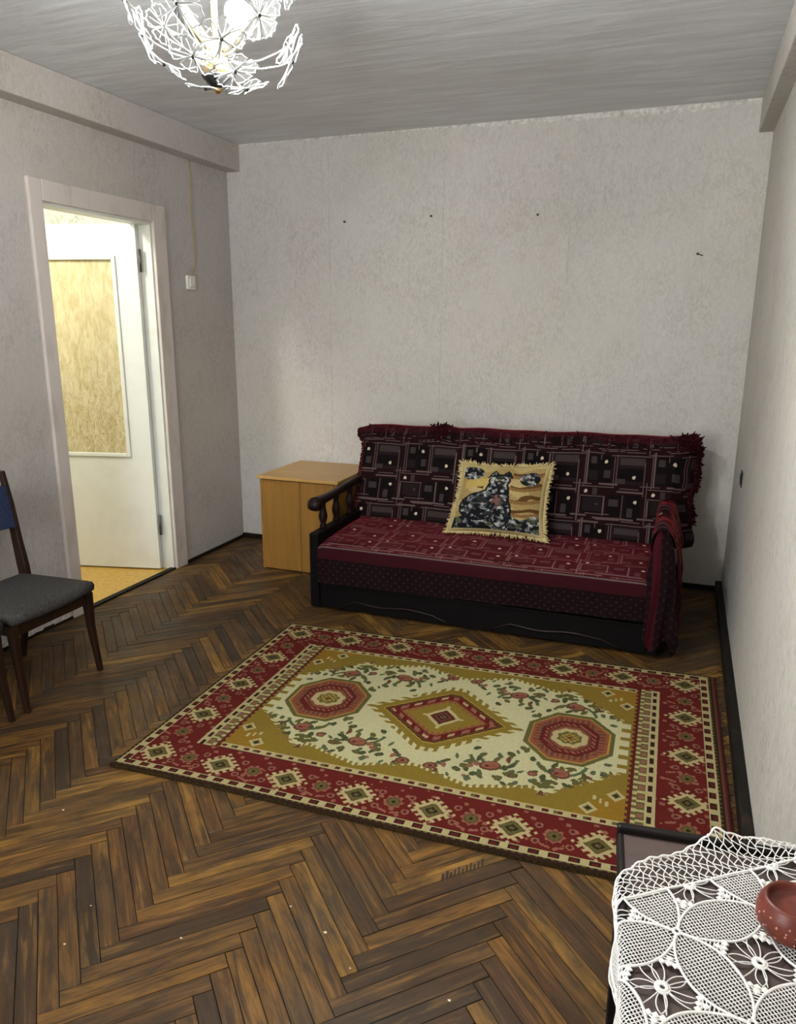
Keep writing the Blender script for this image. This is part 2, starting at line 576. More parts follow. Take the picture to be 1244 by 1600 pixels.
for k in range(-9, 9):
    for i in range(-80, 100):
        for kind in (0, 1):
            a0, b0 = i + k * NP, i - k * NP
            gp = 0.022
            if kind == 0:
                q = [(a0 + gp, b0 + gp), (a0 + NP - gp, b0 + gp), (a0 + NP - gp, b0 + 1 - gp), (a0 + gp, b0 + 1 - gp)]
            else:
                q = [(a0 + gp, b0 + 1 + gp), (a0 + 1 - gp, b0 + 1 + gp), (a0 + 1 - gp, b0 + 1 + NP - gp), (a0 + gp, b0 + 1 + NP - gp)]
            P = [uv2w(*p) for p in q]
            cx = sum(p[0] for p in P) / 4; cy = sum(p[1] for p in P) / 4
            if cx < XL - .3 or cx > XR + .3 or cy < YF - .3 or cy > YB + .3:
                continue
            cells.append((kind, P, cx, cy))
def inside_rug(x, y):
    return -1.66 < x < 0.25 and 1.82 + 0.04 * (x + 1.7) < y < 3.03 + 0.06 * (x + 1.7)
def proj(p):
    d = (p[0], p[1], p[2] - CAM_H)
    v = [sum(R[i][j] * d[i] for i in range(3)) for j in range(3)]
    if v[2] < 0.05:
        return None
    return (622 + 1171.09 * v[0] / v[2], 800 + 1171.09 * v[1] / v[2], v[2])
single, rest = [], []
for kind, P, cx, cy in cells:
    whole = all(XL + .002 < p[0] < XR - .002 and YF + .002 < p[1] < YB - .002 for p in P)
    s = proj((cx, cy, 0))
    vis = s is not None and -20 < s[0] < 1250 and 700 < s[1] < 1640
    hid = inside_rug(cx, cy) or (-1.7 < cx < 0.05 and cy > 3.35) or (-2.28 < cx and cy > 3.82) or (cx > -0.02 and cy < 1.2)
    if whole and vis and not hid:
        single.append((s[2], kind, P, cx, cy))
    else:
        rest.append(P)
single.sort(key=lambda t: t[0])
rest += [t[2] for t in single[300:]]
single = single[:300]
def uv_layer(me, fn):
    uvl = me.uv_layers.new(name='UVMap')
    for lp in me.loops:
        uvl.data[lp.index].uv = fn(me.vertices[lp.vertex_index].co)
pm = {}
for z, kind, P, cx, cy in single:
    if kind not in pm:
        vs, fs = plank_geo([(p[0] - cx, p[1] - cy) for p in P], 0.0)
        if (P[1][0] - P[0][0]) * (P[2][1] - P[1][1]) - (P[1][1] - P[0][1]) * (P[2][0] - P[1][0]) < 0:
            fs = [tuple(reversed(f)) for f in fs]
        me = bpy.data.meshes.new('plank')
        me.from_pydata(vs, [], fs)
        d = (S2, -S2) if kind == 0 else (-S2, -S2)
        uv_layer(me, lambda co, d=d: (co.x * d[0] + co.y * d[1], -co.x * d[1] + co.y * d[0]))
        me.materials.append(PLANK)
        pm[kind] = me
    o = bpy.data.objects.new('plank', pm[kind])
    COL.objects.link(o)
    o.parent = floor
    o.location = (cx, cy, random.uniform(-0.0009, 0.0))
    o.rotation_euler = (random.uniform(-.006, .006), random.uniform(-.0015, .0015), random.uniform(-.001, .001))
bb = B(); uvs = []
for P in rest:
    q = clip(P, XL + .003, XR - .003, YF + .003, YB - .003)
    if len(q) < 3:
        continue
    ar = sum(q[i][0] * q[(i + 1) % len(q)][1] - q[(i + 1) % len(q)][0] * q[i][1] for i in range(len(q)))
    if abs(ar) < 2e-5:
        continue
    if ar < 0:
        q = q[::-1]
    vs, fs = plank_geo(q, random.uniform(-.0008, 0))
    bb.add(vs, fs)
    dx, dy = P[1][0] - P[0][0], P[1][1] - P[0][1]
    ex, ey = P[2][0] - P[1][0], P[2][1] - P[1][1]
    if math.hypot(ex, ey) > math.hypot(dx, dy):
        dx, dy = ex, ey
    l = math.hypot(dx, dy); dx /= l; dy /= l
    uvs += [((v[0] - P[0][0]) * dx + (v[1] - P[0][1]) * dy, -(v[0] - P[0][0]) * dy + (v[1] - P[0][1]) * dx) for v in vs]
po = part('planks', bb, PLANK_I, floor, kind='stuff')
po.name = 'plank_field'
uvl = po.data.uv_layers.new(name='UVMap')
for lp in po.data.loops:
    uvl.data[lp.index].uv = uvs[lp.vertex_index]
# scorched comb-like mark on one plank and pale paint specks
bb = B()
a0 = Vector((-0.484, 1.648, 0.0)); a1 = Vector((-0.398, 1.738, 0.0))
for i in range(11):
    t = i / 10.0
    p = a0.lerp(a1, t)
    L = 0.0105 * (1.2 + math.sin(i * 2.1) * 0.3)
    q = p + Vector((-0.20 * L * 2, 0.95 * L * 2, 0))
    wv = Vector((0.0022, 0.0016, 0)) * (1.6 if i < 3 else 1)
    bb.hexa([(p.x - wv.x, p.y - wv.y, 0), (p.x + wv.x, p.y + wv.y, 0), (q.x + wv.x, q.y + wv.y, 0), (q.x - wv.x, q.y - wv.y, 0)],
            [(p.x - wv.x, p.y - wv.y, .0006), (p.x + wv.x, p.y + wv.y, .0006), (q.x + wv.x, q.y + wv.y, .0006), (q.x - wv.x, q.y - wv.y, .0006)])
part('burn_mark', bb, M('burnt_wood', 0.7, srgb(34, 20, 12)).m, floor, label='row of short dark burn marks on a plank')
bb = B()
for (x, y, r) in ((-0.82, 1.42, .004), (-0.70, 1.375, .006), (-1.02, 1.235, .004), (-1.66, 1.52, .005), (-1.30, 1.24, .003), (-.36, 1.30, .005), (-.60, 1.30, .003), (-1.27, 1.12, .004)):
    bb.prism([(x + r * (1.0 if j % 2 else .5) * math.cos(j * PI / 3), y + r * .6 * math.sin(j * PI / 3), 0) for j in range(6)], (0, 0, .0008))
part('paint_speck', bb, M('paint_speck', 0.8, srgb(206, 196, 180)).m, floor, kind='stuff')

# ceiling
tag(part('ceiling', B().box(XL - WT, XR + .1, YF - .1, YB + .1, ZC, ZC + .08), CEIL), kind='structure')

# back wall with hung wallpaper lengths
wb = tag(part('wall_back', B().box(XL - WT, XR + .1, YB, YB + .1, -.06, ZC), PLASTER), kind='structure')
seams = [(XL, XL), (-2.08, -2.085), (-1.357, -1.372), (-0.638, -0.668), (0.030, 0.058), (XR, XR)]
for (t0, b0), (t1, b1) in zip(seams[:-1], seams[1:]):
    g = 0.0007
    bb = B().hexa([(b0 + g, YB - .0022, .0), (b1 - g, YB - .0022, .0), (b1 - g, YB + .001, .0), (b0 + g, YB + .001, .0)],
                  [(t0 + g, YB - .0022, ZC), (t1 - g, YB - .0022, ZC), (t1 - g, YB + .001, ZC), (t0 + g, YB + .001, ZC)])
    part('wallpaper_strip', bb, WALL, wb)
# crumbling whitewash along the ceiling line
bb = B()
xs = np.linspace(-2.69, 0.25, 150)
def lowz(x):
    k = 0.010 + 0.022 * max(0, min(1, (x + 1.5) / 1.2)) * (1 - 0.6 * max(0, min(1, (x + 0.05) / .2)))
    return k * (0.75 + 0.5 * random.random())
lz = [lowz(x) for x in xs]
for i in range(len(xs) - 1):
    d0, d1 = .003 + .003 * random.random(), .003 + .003 * random.random()
    bb.add([(xs[i], YB - .0022, ZC - lz[i]), (xs[i + 1], YB - .0022, ZC - lz[i + 1]), (xs[i + 1], YB - .002 - d1, ZC - lz[i + 1] * .6), (xs[i], YB - .002 - d0, ZC - lz[i] * .6),
            (xs[i + 1], YB - .002 - d1, ZC), (xs[i], YB - .002 - d0, ZC)], [(0, 1, 2, 3), (3, 2, 4, 5)])
tag(part('trim_3', bb, PLASTER), kind='structure')

# left wall around the door opening, beam, right wall, front wall
wl = B()
wl.box(XL - WT, XL, YF, DY0, -.06, ZC)
wl.box(XL - WT, XL, DY1, YB, -.06, ZC)
wl.box(XL - WT, XL, DY0, DY1, DZ, ZC)
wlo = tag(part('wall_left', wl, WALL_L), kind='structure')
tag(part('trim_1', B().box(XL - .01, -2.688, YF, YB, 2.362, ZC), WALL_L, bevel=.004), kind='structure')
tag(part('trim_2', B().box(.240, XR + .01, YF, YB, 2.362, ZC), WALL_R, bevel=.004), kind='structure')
tag(part('wall_right', B().box(XR, XR + .1, YF - .1, YB, -.06, ZC), WALL_R), kind='structure')
# front wall (behind the camera) with a window
wf = B()
wf.box(XL - WT, -2.05, YF - .1, YF, -.06, ZC); wf.box(-.85, XR + .1, YF - .1, YF, -.06, ZC)
wf.box(-2.05, -.85, YF - .1, YF, -.06, .85); wf.box(-2.05, -.85, YF - .1, YF, 2.2, ZC)
tag(part('wall_front', wf, WALL), kind='structure')
win = struct('window_1', (-1.45, YF - .05, 1.5))
for (a, b_, c_, d_) in ((-2.05, -1.99, .85, 2.2), (-.91, -.85, .85, 2.2), (-1.48, -1.42, .91, 2.14), (-1.99, -.91, .85, .91), (-1.99, -.91, 2.14, 2.2)):
    part('window_frame', B().box(a, b_, YF - .08, YF - .02, c_, d_), PAINT, win)
for (a, b_) in ((-1.99, -1.48), (-1.42, -.91)):
    part('pane', B().box(a, b_, YF - .052, YF - .048, .91, 2.14), GLASS, win)

# skirting boards
def ragged(x0, x1, y0, y1, z0, z1, along, n, jit):
    bb = B()
    for i in range(n):
        t0, t1 = i / n, (i + 1) / n
        za = z1 + random.uniform(-jit, jit)
        if along == 'y':
            bb.box(x0, x1, y0 + (y1 - y0) * t0, y0 + (y1 - y0) * t1, z0, za)
        else:
            bb.box(x0 + (x1 - x0) * t0, x0 + (x1 - x0) * t1, y0, y1, z0, za)
    return bb
tag(part('baseboard_right', B().box(.272, XR + .002, YF, YB, .0, .062), SKIRT, bevel=.006), kind='structure')
tag(part('baseboard_back', B().box(XL, XR, YB - .018, YB, .0, .03), SKIRT, bevel=.003), kind='structure')
tag(part('baseboard_left', B().box(XL, XL + .014, 3.70, YB, .0, .020), SKIRT, bevel=.003), kind='structure')
tag(part('trim_4', ragged(XL - .001, XL + .010, YF, 2.745, .0, .016, 'y', 60, .010), SKIRT), kind='structure')
bb = B()
for i in range(26):                        # broken plaster at the foot of the left wall
    y0 = 2.20 + i * .0205
    bb.box(XL - .001, XL + .005 + .004 * random.random(), y0, y0 + .0205, .012, .05 + .03 * random.random())
tag(part('trim_5', bb, PLASTER), kind='structure')

# hall behind the door
tag(part('floor_hall', B().box(-4.35, XL - .012, 1.5, 4.7, -.05, -.001), LINO), kind='structure')
hb = tag(part('wall_hall', B().box(-4.35, -4.25, 1.5, 4.7, -.05, ZC), WALL_HALL), kind='structure')
tag(part('wall_hall_north', B().box(-4.35, XL - WT, 3.86, 3.96, -.05, ZC), WALL_HALL), kind='structure')
tag(part('wall_hall_south', B().box(-4.35, XL - WT, 1.5, 1.6, -.05, ZC), WALL_HALL), kind='structure')
tag(part('wall_hall_east', B().box(XL - WT - .004, XL - WT + .001, 1.6, DY0, 0, ZC).box(XL - WT - .004, XL - WT + .001, DY1, 4.6, 0, ZC).box(XL - WT - .004, XL - WT + .001, DY0, DY1, DZ, ZC), WALL_HALL), kind='structure')
tag(part('ceiling_hall', B().box(-4.35, XL - WT, 1.5, 4.7, ZC, ZC + .08), CEIL), kind='structure')

# door_1
door = struct('door_1', (XL, 3.2, 0))
FX0, FX1 = XL - .002, XL + .018
for args in ((2.742, DY0 + .004, 0, 2.075), (DY1 - .004, 3.692, 0, 2.075)):
    part('architrave', B().box(FX0, FX1, args[0], args[1], args[2], args[3]), FRAME, door, bevel=.005)
part('architrave', B().box(FX0, FX1, DY0 + .004, DY1 - .004, DZ - .004, 2.075), FRAME, door, bevel=.005)
part('jamb', B().box(XL - WT - .006, XL - .002, DY0 - .001, DY0 + .016, 0, DZ), PAINT, door, bevel=.002)
part('jamb', B().box(XL - WT - .006, XL - .002, DY1 - .014, DY1 + .001, 0, DZ), PAINT, door, bevel=.002)
part('jamb', B().box(XL - WT - .006, XL - .002, DY0 + .016, DY1 - .014, DZ - .018, DZ + .001), PAINT, door, bevel=.002)
part('threshold', B().box(XL - .03, XL + .006, DY0, DY1, 0.0, .010), SKIRT, door, bevel=.003)
# leaf, swung into the hall; local frame: a along the leaf, t through its thickness (towards the camera side)
HNG = Vector((-2.854, 3.534, 0))
dl = Vector((-.97, -.242, 0)).normalized()
nl = Vector((dl.y, -dl.x, 0))
if nl.y > 0:
    nl = -nl
def leafbox(bb, a0, a1, t0, t1, z0, z1):
    pts = lambda z: [HNG + dl * a0 + nl * t0 + Vector((0, 0, z)), HNG + dl * a1 + nl * t0 + Vector((0, 0, z)),
                     HNG + dl * a1 + nl * t1 + Vector((0, 0, z)), HNG + dl * a0 + nl * t1 + Vector((0, 0, z))]
    return bb.hexa(pts(z0), pts(z1))
LW = .78
PA0, PA1, PZ0, PZ1 = .135, .640, .700, 1.797
bb = B()
leafbox(bb, 0, PA0, -.035, 0, .010, 1.972); leafbox(bb, PA1, LW, -.035, 0, .010, 1.972)
leafbox(bb, PA0, PA1, -.035, 0, .010, PZ0); leafbox(bb, PA0, PA1, -.035, 0, PZ1, 1.972)
leaf = part('door_leaf', bb, PAINT, door)
part('glazing_insert', leafbox(B(), PA0, PA1, -.024, -.010, PZ0, PZ1), INSERT, leaf, label='beige patterned paper panel in the door')
for a0, a1, z0, z1 in ((PA0 - .012, PA0 + .012, PZ0 - .012, PZ1 + .012), (PA1 - .012, PA1 + .012, PZ0 - .012, PZ1 + .012),
                       (PA0 + .012, PA1 - .012, PZ0 - .012, PZ0 + .012), (PA0 + .012, PA1 - .012, PZ1 - .012, PZ1 + .012)):
    part('moulding', leafbox(B(), a0, a1, -.003, .011, z0, z1), PAINT, leaf, bevel=.005)
for z in (.22, 1.72):
    part('hinge', B().tube([HNG + Vector((.012, .012, z)), HNG + Vector((.012, .012, z + .12))], .007, 10), STEEL, leaf, smooth=True)

# ================================================================== OBJECTS ON WALLS
for k, (x, z, lab) in enumerate(((-1.975, 2.04, 'small dark nail in the back wall, leftmost of the three level ones'),
                                 (-1.431, 2.049, 'small dark nail in the back wall, middle of the three level ones'),
                                 (-0.82, 2.03, 'small dark nail in the back wall, rightmost of the three level ones'),
                                 (0.014, 1.806, 'bent dark nail low on the back wall beside the right-hand wallpaper seam'))):
    bb = B().lathe([(.006, 0), (.0065, .002), (.004, .004)], 8, (x, YB - .016, z), (0, -1, 0))
    if k == 3:
        bb.tube([(x, YB - .002, z), (x, YB - .016, z), (x + .010, YB - .020, z - .004), (x + .026, YB - .018, z - .010)], .0022, 6)
    else:
        bb.tube([(x, YB + .001, z), (x, YB - .016, z)], .003, 6)
    tag(part('nail', bb, NAILM, org=(x, YB, z)), lab, 'nail', 'nails in the back wall')

sw = thing('light_switch', (XL, 3.905, 1.68), 'small white light switch on the left wall between door and corner', 'switch')
part('plate', B().box(XL - .001, XL + .016, 3.864, 3.946, 1.640, 1.722), PLASTIC, sw, bevel=.006)
part('rocker', B().box(XL + .014, XL + .023, 3.883, 3.927, 1.655, 1.707), PLASTIC, sw, bevel=.004)
pts = [(XL + .003, 3.965 - .0 * t + .004 * math.sin(t * 9), 2.362 - t * .585) for t in np.linspace(0, 1, 16)] + [(XL + .003, 3.945, 1.755), (XL + .003, 3.920, 1.722)]
tag(part('switch_cable', B().tube(pts, .0045, 6), CABLE, smooth=True, org=(XL, 3.965, 2.0)), 'thin yellowed cable running down the wall to the white switch', 'cable')
so = thing('wall_socket', (XR, 3.83, .745), 'small black socket low on the right wall near the sofa', 'socket')
part('plate', B().box(XR - .005, XR + .001, 3.795, 3.865, .708, .782), BLACKP, so, bevel=.004)
part('face', B().lathe([(.026, 0), (.026, .003), (.020, .004), (.019, .001)], 20, (XR - .005, 3.83, .745), (-1, 0, 0)), BLACKP, so, smooth=False)

# ================================================================== RUG
RW, RV = 2.0, 1.34
NLc, FLc, FRc, NRc = np.array([-1.689, 1.753]), np.array([-1.708, 3.062]), np.array([0.241, 3.181]), np.array([0.262, 1.822])
def rug_xy(u, v):
    a, b = (u / RW)[..., None], (v / RV)[..., None]
    return NLc * (1 - a) * (1 - b) + NRc * a * (1 - b) + FLc * (1 - a) * b + FRc * a * b
def L3(*c):
    return np.array(srgb(*c))
RC = dict(red=L3(100, 30, 24), cream=L3(190, 172, 122), dark=L3(52, 30, 22), ochre=L3(136, 112, 42), ivory=L3(206, 196, 150),
          olive=L3(98, 92, 48), salmon=L3(142, 82, 58), green=L3(88, 98, 66), pink=L3(146, 94, 74), maroon=L3(88, 34, 34),
          gold=L3(176, 140, 62), brown=L3(104, 66, 44), dgreen=L3(74, 78, 48))
def paint_rug():
    d = 0.0036
    nx, ny = int(RW / d), int(RV / d)
    u, v = np.meshgrid((np.arange(nx) + .5) * RW / nx, (np.arange(ny) + .5) * RV / ny)
    C = np.empty((ny, nx, 3)); C[:] = RC['red']
    def put(mask, key):
        C[mask] = RC[key]
    tri = lambda x, p: np.abs(((x / p) % 1.0) - .5) * 2
    U1 = 1.982
    eu = np.minimum(u, U1 - u); ev = np.minimum(v, RV - v)
    e = np.minimum(eu, ev)
    along = np.where(eu < ev, v, u)
    # speckle of small motifs in the red band
    sp = (np.sin(u * 118) * np.sin(v * 131) + .5 * np.sin(u * 61 + v * 47)) > .93
    put(sp, 'pink')
    cx, cv = .991, .668
    # rosettes and hooked diamonds in the border
    def diamond(c0, c1, a, b):
        du, dv = np.abs(u - c0), np.abs(v - c1)
        mm = du / a + dv / b
        put(mm < 1.0, 'red')
        # hooks: teeth outside the ring
        tt = (np.floor((du / a - dv / b) * 3.4 + 50.5) % 2 == 0)
        put((mm < 1.30) & (mm > .9) & tt, 'cream')
        put((mm < .96) & (mm > .68), 'cream')
        put(mm <= .68, 'brown')
        put(mm <= .60, 'olive')
        put(mm <= .34, 'dark')
        put(mm <= .16, 'olive')
    def rosette(c0, c1, horiz):
        r = np.hypot(u - c0, v - c1)
        an = np.arctan2(v - c1, u - c0)
        put(r < .030 + .004 * np.cos(8 * an), 'pink'); put(r < .023, 'brown'); put(r < .018 + .003 * np.cos(6 * an), 'olive'); put(r < .007, 'dark')
        for s in (-1, 1):
            for t in (-1, 1):
                a0, a1 = (c0 + s * .050, c1 + t * .036) if horiz else (c0 + t * .036, c1 + s * .058)
                r2 = np.hypot(u - a0, v - a1)
                put(r2 < .013, 'pink'); put(r2 < .007, 'maroon')
            a0, a1 = (c0 + s * .020, c1 - .050) if horiz else (c0 - .050, c1 + s * .024)
            put((np.abs(u - a0) < .016) & (np.abs(v - a1 - .3 * s * (u - a0)) < .005), 'pink')
    us = [.110 + .2522 * i for i in range(8)]
    vs_ = [.125, .398, .670, .945, 1.215]
    for i in range(7):
        rosette((us[i] + us[i + 1]) / 2, .118, True); rosette((us[i] + us[i + 1]) / 2, RV - .118, True)
    for i in range(4):
        rosette(.113, (vs_[i] + vs_[i + 1]) / 2, False); rosette(1.873, (vs_[i] + vs_[i + 1]) / 2, False)
    for a in us:
        diamond(a, .115, .062, .055); diamond(a, RV - .115, .062, .055)
    for b in vs_[1:-1]:
        diamond(.112, b, .062, .055); diamond(1.873, b, .062, .055)
    # outer guard
    put(e < .048, 'cream')
    put((e < .042) & (e > .020) & (tri(along, .058) > .42), 'dark')
    put((e < .036) & (e > .026) & (tri(along, .058) > .66), 'red')
    put(e < .016, 'olive'); put((e < .016) & ((tri(along, .022) > .45) | (e < .007)), 'dark')
    # field zone
    fu0, fu1, fv0, fv1 = .205, U1 - .205, .208, RV - .208
    fz = (u > fu0) & (u < fu1) & (v > fv0) & (v < fv1)
    put(fz, 'ochre')
    lg = fz & ((v < fv0 + .036) | (v > fv1 - .036))
    put(lg, 'cream')
    vv = np.minimum(v - fv0, fv1 - v)
    put(lg & (vv < .008), 'maroon'); put(lg & (vv > .014) & (vv < .029) & (tri(u, .044) > .56), 'maroon')
    put(lg & (vv > .014) & (vv < .029) & (tri(u + .011, .088) > .84), 'olive')
    eg = np.minimum(u - fu0, fu1 - u)
    s1 = fz & (eg < .034); put(s1, 'cream'); put(s1 & (eg > .010) & (eg < .026) & (tri(v, .055) > .4), 'dark')
    s2 = fz & (eg >= .034) & (eg < .058); put(s2, 'olive'); put(s2 & (tri(v + .01, .05) > .6) & (eg > .038) & (eg < .054), 'pink'); put(s2 & (tri(v + .035, .05) > .75), 'cream')
    s3 = fz & (eg >= .058) & (eg < .072); put(s3, 'cream'); put(s3 & (tri(v, .03) > .5), 'olive')
    s4 = fz & (eg >= .072) & (eg < .090); put(s4, 'maroon'); put(s4 & (tri(v, .03) > .45), 'red'); put(s4 & (eg > .084) & (tri(v, .03) > .5), 'ochre')
    lim = fz & (eg < .09) & ((v < fv0 + .0) | (v > fv1 - .0))
    # orange tint in the corners of the field
    fld = fz & (eg >= .09) & (vv >= .036)
    corner = fld & (eg + vv < .30)
    C[corner] = C[corner] * np.array([1.18, .97, .75])
    # ivory ground: octagon with zigzag long sides and toothed edges
    du, dv = np.abs(u - cx), np.abs(v - cv)
    zig = .405 - .055 * tri(u - cx + .0, .40) ** 1.0 * 1.15
    zig = np.where(du > .42, .405, zig)
    comb_u = .5 * (np.floor(u / .0115) % 2)
    comb_v = .5 * (np.floor(v / .0115) % 2)
    diag = .690 - (dv - .16) * 1.18
    iv = fld & (dv < zig - .034 * comb_u * (du < .95)) & (du < .690) & ((dv < .16) | (du < diag - .040 * comb_v))
    iv &= ~(fld & (du > .655) & (tri(v, .06) > .62))
    put(iv, 'ivory')
    # corner squares
    for s0 in (-1, 1):
        for s1_ in (-1, 1):
            for (a, b) in ((.585, .385), (.665, .298)):
                mm = np.abs(u - cx - s0 * a) / .030 + np.abs(v - cv - s1_ * b) / .032
                put((mm < 1), 'cream'); put(mm < .55, 'olive'); put(mm < .3, 'dark')
            for q in range(3):
                a, b = .600 + .020 * q, .338 + .012 * (q - 1)
                put((np.abs(u - cx - s0 * a) < .004) & (np.abs(v - cv - s1_ * b) < .012), 'cream')
    # floral sprays on the ivory ground
    def ell(c0, c1, a, b, rot, key):
        ca, sa = math.cos(rot), math.sin(rot)
        x = (u - c0) * ca + (v - c1) * sa; y = -(u - c0) * sa + (v - c1) * ca
        put(iv & ((x / a) ** 2 + (y / b) ** 2 < 1), key)
    def stem(c0, c1, r, a0, a1, key='green', wd=.0068):
        rr = np.hypot(u - c0, v - c1); an = np.arctan2(v - c1, u - c0)
        dd = (an - a0) % (2 * PI)
        put(iv & (np.abs(rr - r) < wd) & (dd < (a1 - a0)), key)
    def spray(c0, c1, sx, sy, k):
        f = lambda a, b: (c0 + sx * a, c1 + sy * b)
        rot = (0 if sx > 0 else PI)
        # curving stems
        for (a, b, r) in ((.02, -.055, .060), (.0, -.075, .085)):
            p = f(a, b); stem(p[0], p[1], r, (.15 if sy > 0 else -PI + .35), (PI - .35 if sy > 0 else -.15), 'green')
        for j in range(9):
            an = j * .75 + k
            p = f(.072 * math.cos(an) * (1 + .2 * (j % 2)), .055 * math.sin(an) + .012)
            ell(p[0], p[1], .020, .0095, an * sx * sy + .5 * j, 'dgreen' if j % 2 else 'olive')
        p = f(0, 0); ell(p[0], p[1], .038, .028, .3 * sx, 'brown'); ell(p[0], p[1] + .004, .030, .021, .3 * sx, 'pink'); ell(p[0] + .006, p[1], .016, .011, .3, 'salmon'); ell(p[0] - .010, p[1] - .003, .008, .006, .3, 'maroon')
        p = f(.085, .030); ell(p[0], p[1], .017, .015, 0, 'brown'); ell(p[0], p[1], .011, .010, 0, 'pink')
        p = f(-.085, .026); ell(p[0], p[1], .017, .014, 0, 'olive'); ell(p[0], p[1], .009, .008, 0, 'pink')
        p = f(.040, .058); ell(p[0], p[1], .015, .012, .4, 'olive'); ell(p[0], p[1], .008, .005, .4, 'green')
        p = f(-.045, .062); ell(p[0], p[1], .014, .012, .4, 'dgreen')
    for s0 in (-1, 1):
        for s1_ in (-1, 1):
            spray(cx + s0 * .245, cv + s1_ * .262, s0, s1_, .4)
            spray(cx + s0 * .475, cv + s1_ * .232, -s0, s1_, 1.2)
            for (a, b, key) in ((.10, .375, 'olive'), (.36, .365, 'olive'), (.30, .17, 'dgreen'), (.40, .385, 'dgreen'), (.52, .33, 'olive'), (.14, .315, 'dgreen'), (.335, .12, 'green'), (.62, .20, 'dgreen'), (.55, .145, 'olive')):
                ell(cx + s0 * a, cv + s1_ * b, .017, .012, .5 * s0 * s1_, key)
                ell(cx + s0 * (a + .02), cv + s1_ * (b - .02), .012, .006, 1.1 * s0 * s1_, 'green')
                ell(cx + s0 * a, cv + s1_ * b, .008, .005, .5, 'cream' if key == 'olive' else 'olive')
    rr2 = np.random.default_rng(3)
    for q in range(70):
        a, b = rr2.uniform(.06, .66), rr2.uniform(.12, .39)
        if a / .33 + b / .29 < 1.12 or ((a - .48) / .175) ** 2 + (b / .19) ** 2 < 1:
            continue
        key = ('dgreen', 'olive', 'green', 'pink', 'brown')[int(rr2.integers(0, 5))]
        rot, aa, bb_ = rr2.uniform(0, PI), rr2.uniform(.011, .020), rr2.uniform(.006, .011)
        for s0 in (-1, 1):
            for s1_ in (-1, 1):
                ell(cx + s0 * a, cv + s1_ * b, aa, bb_, rot * s0 * s1_, key)
    for s1_ in (-1, 1):
        for a in (-.05, .05):
            ell(cx + a, cv + s1_ * .325, .026, .020, .2, 'brown'); ell(cx + a, cv + s1_ * .325, .017, .013, .2, 'pink'); ell(cx + a, cv + s1_ * .325, .008, .006, .2, 'maroon')
        ell(cx, cv + s1_ * .358, .020, .014, 0, 'green'); ell(cx, cv + s1_ * .358, .010, .007, 0, 'cream')
    # centre medallion
    def dia(a, b, cut):
        return np.maximum(du / a + dv / b, dv / (b * cut))
    mm = dia(.312, .274, .90)
    comb = np.floor(np.where(du / .3 < .12, u, v + .25 * u) / .013) % 2 == 0
    comb = np.floor((v + 0 * u) / .0165) % 2 == 0
    comb2 = np.floor((u) / .0165) % 2 == 0
    put(fld & (mm < 1.0) & ((mm < .90) | np.where(dv < .12, comb, comb2)), 'ochre')
    mm = dia(.245, .212, .90)
    put(mm < 1.0, 'gold'); put(mm < .965, 'dark'); put(mm < .93, 'olive'); put(mm < .91, 'red')
    dots = (tri(u + v * .0 + .5 * (v > cv) * .02, .044) > .45)
    put((mm < .87) & (mm > .75) & dots, 'pink'); put((mm < .84) & (mm > .79) & dots & (tri(u, .088) > .5), 'cream')
    put(mm < .70, 'salmon'); put((mm < .66) & ((np.floor(u / .011) % 2 == 0) | (mm < .60)), 'ochre')
    sq = du / .072 + dv / .078
    put(sq < 1, 'cream'); put((sq < 1.15) & ((du < .006) | (dv < .006)), 'cream'); put(sq < .72, 'maroon'); put(sq < .50, 'brown'); put(sq < .34, 'dark'); put(sq < .18, 'pink'); put(sq < .08, 'dark')
    # side medallions
    for c0 in (cx - .480, cx + .480):
        a, b = np.abs(u - c0), np.abs(v - cv)
        oc = lambda A, Bb: np.maximum(np.maximum(a / A, b / Bb), (a / A + b / Bb) / 1.42)
        o1 = oc(.158, .172)
        cmb = np.floor(np.where(a > .09, v, u) / .010) % 2 == 0
        put(o1 < 1, 'olive'); put(o1 < .90, 'gold'); put(o1 < .87, 'salmon')
        put((o1 < .80) & (o1 > .66) & cmb, 'brown')
        put(o1 < .66, 'maroon'); put(o1 < .62, 'red'); put((o1 < .58) & (o1 > .50) & (np.floor((u + v) / .012) % 2 == 0), 'pink')
        put(o1 < .48, 'brown'); put(o1 < .43, 'salmon')
        rr = np.hypot(a / .066, b / .062) + .05 * np.cos(8 * np.arctan2(b, a))
        put(rr < 1, 'cream'); put(rr < .66, 'olive'); put((rr < .52) & ((np.floor(u / .011) + np.floor(v / .011)) % 2 == 0), 'gold'); put(rr < .16, 'brown')
    # plain end band on the right
    eb = u > U1
    put(eb, 'maroon'); put(eb & (u < U1 + .008), 'brown')
    C *= (1 + .22 * (rng.random((ny, nx, 1)) - .5)) * np.array([.56, .57, .57])
    return C
Cr = paint_rug()
ny, nx = Cr.shape[:2]
gu, gv = np.meshgrid(np.linspace(0, RW, nx + 1), np.linspace(0, RV, ny + 1))
xy = rug_xy(gu, gv)
xy[..., 1] += .006 * np.sin(gu * 3.1 + .5) * np.clip(1 - gv / .5, 0, 1)
edge = np.minimum(np.minimum(gu, RW - gu), np.minimum(gv, RV - gv))
rz = .0125 + .007 * np.exp(-gv / .03) * (0.75 + .25 * np.sin(gu * 5)) + .0012 * np.sin(gu * 7) * np.sin(gv * 5) - .004 * np.clip(1 - edge / .006, 0, 1) ** 2
Pr = np.concatenate([xy, rz[..., None]], -1)
RUG_O = (-.72, 2.45, 0)
rug = thing('rug', RUG_O, 'red, ochre and ivory patterned oriental rug lying on the parquet before the sofa', 'rug')
grid_obj('pile', Pr, Cr, RUGM, rug)
bb = B()
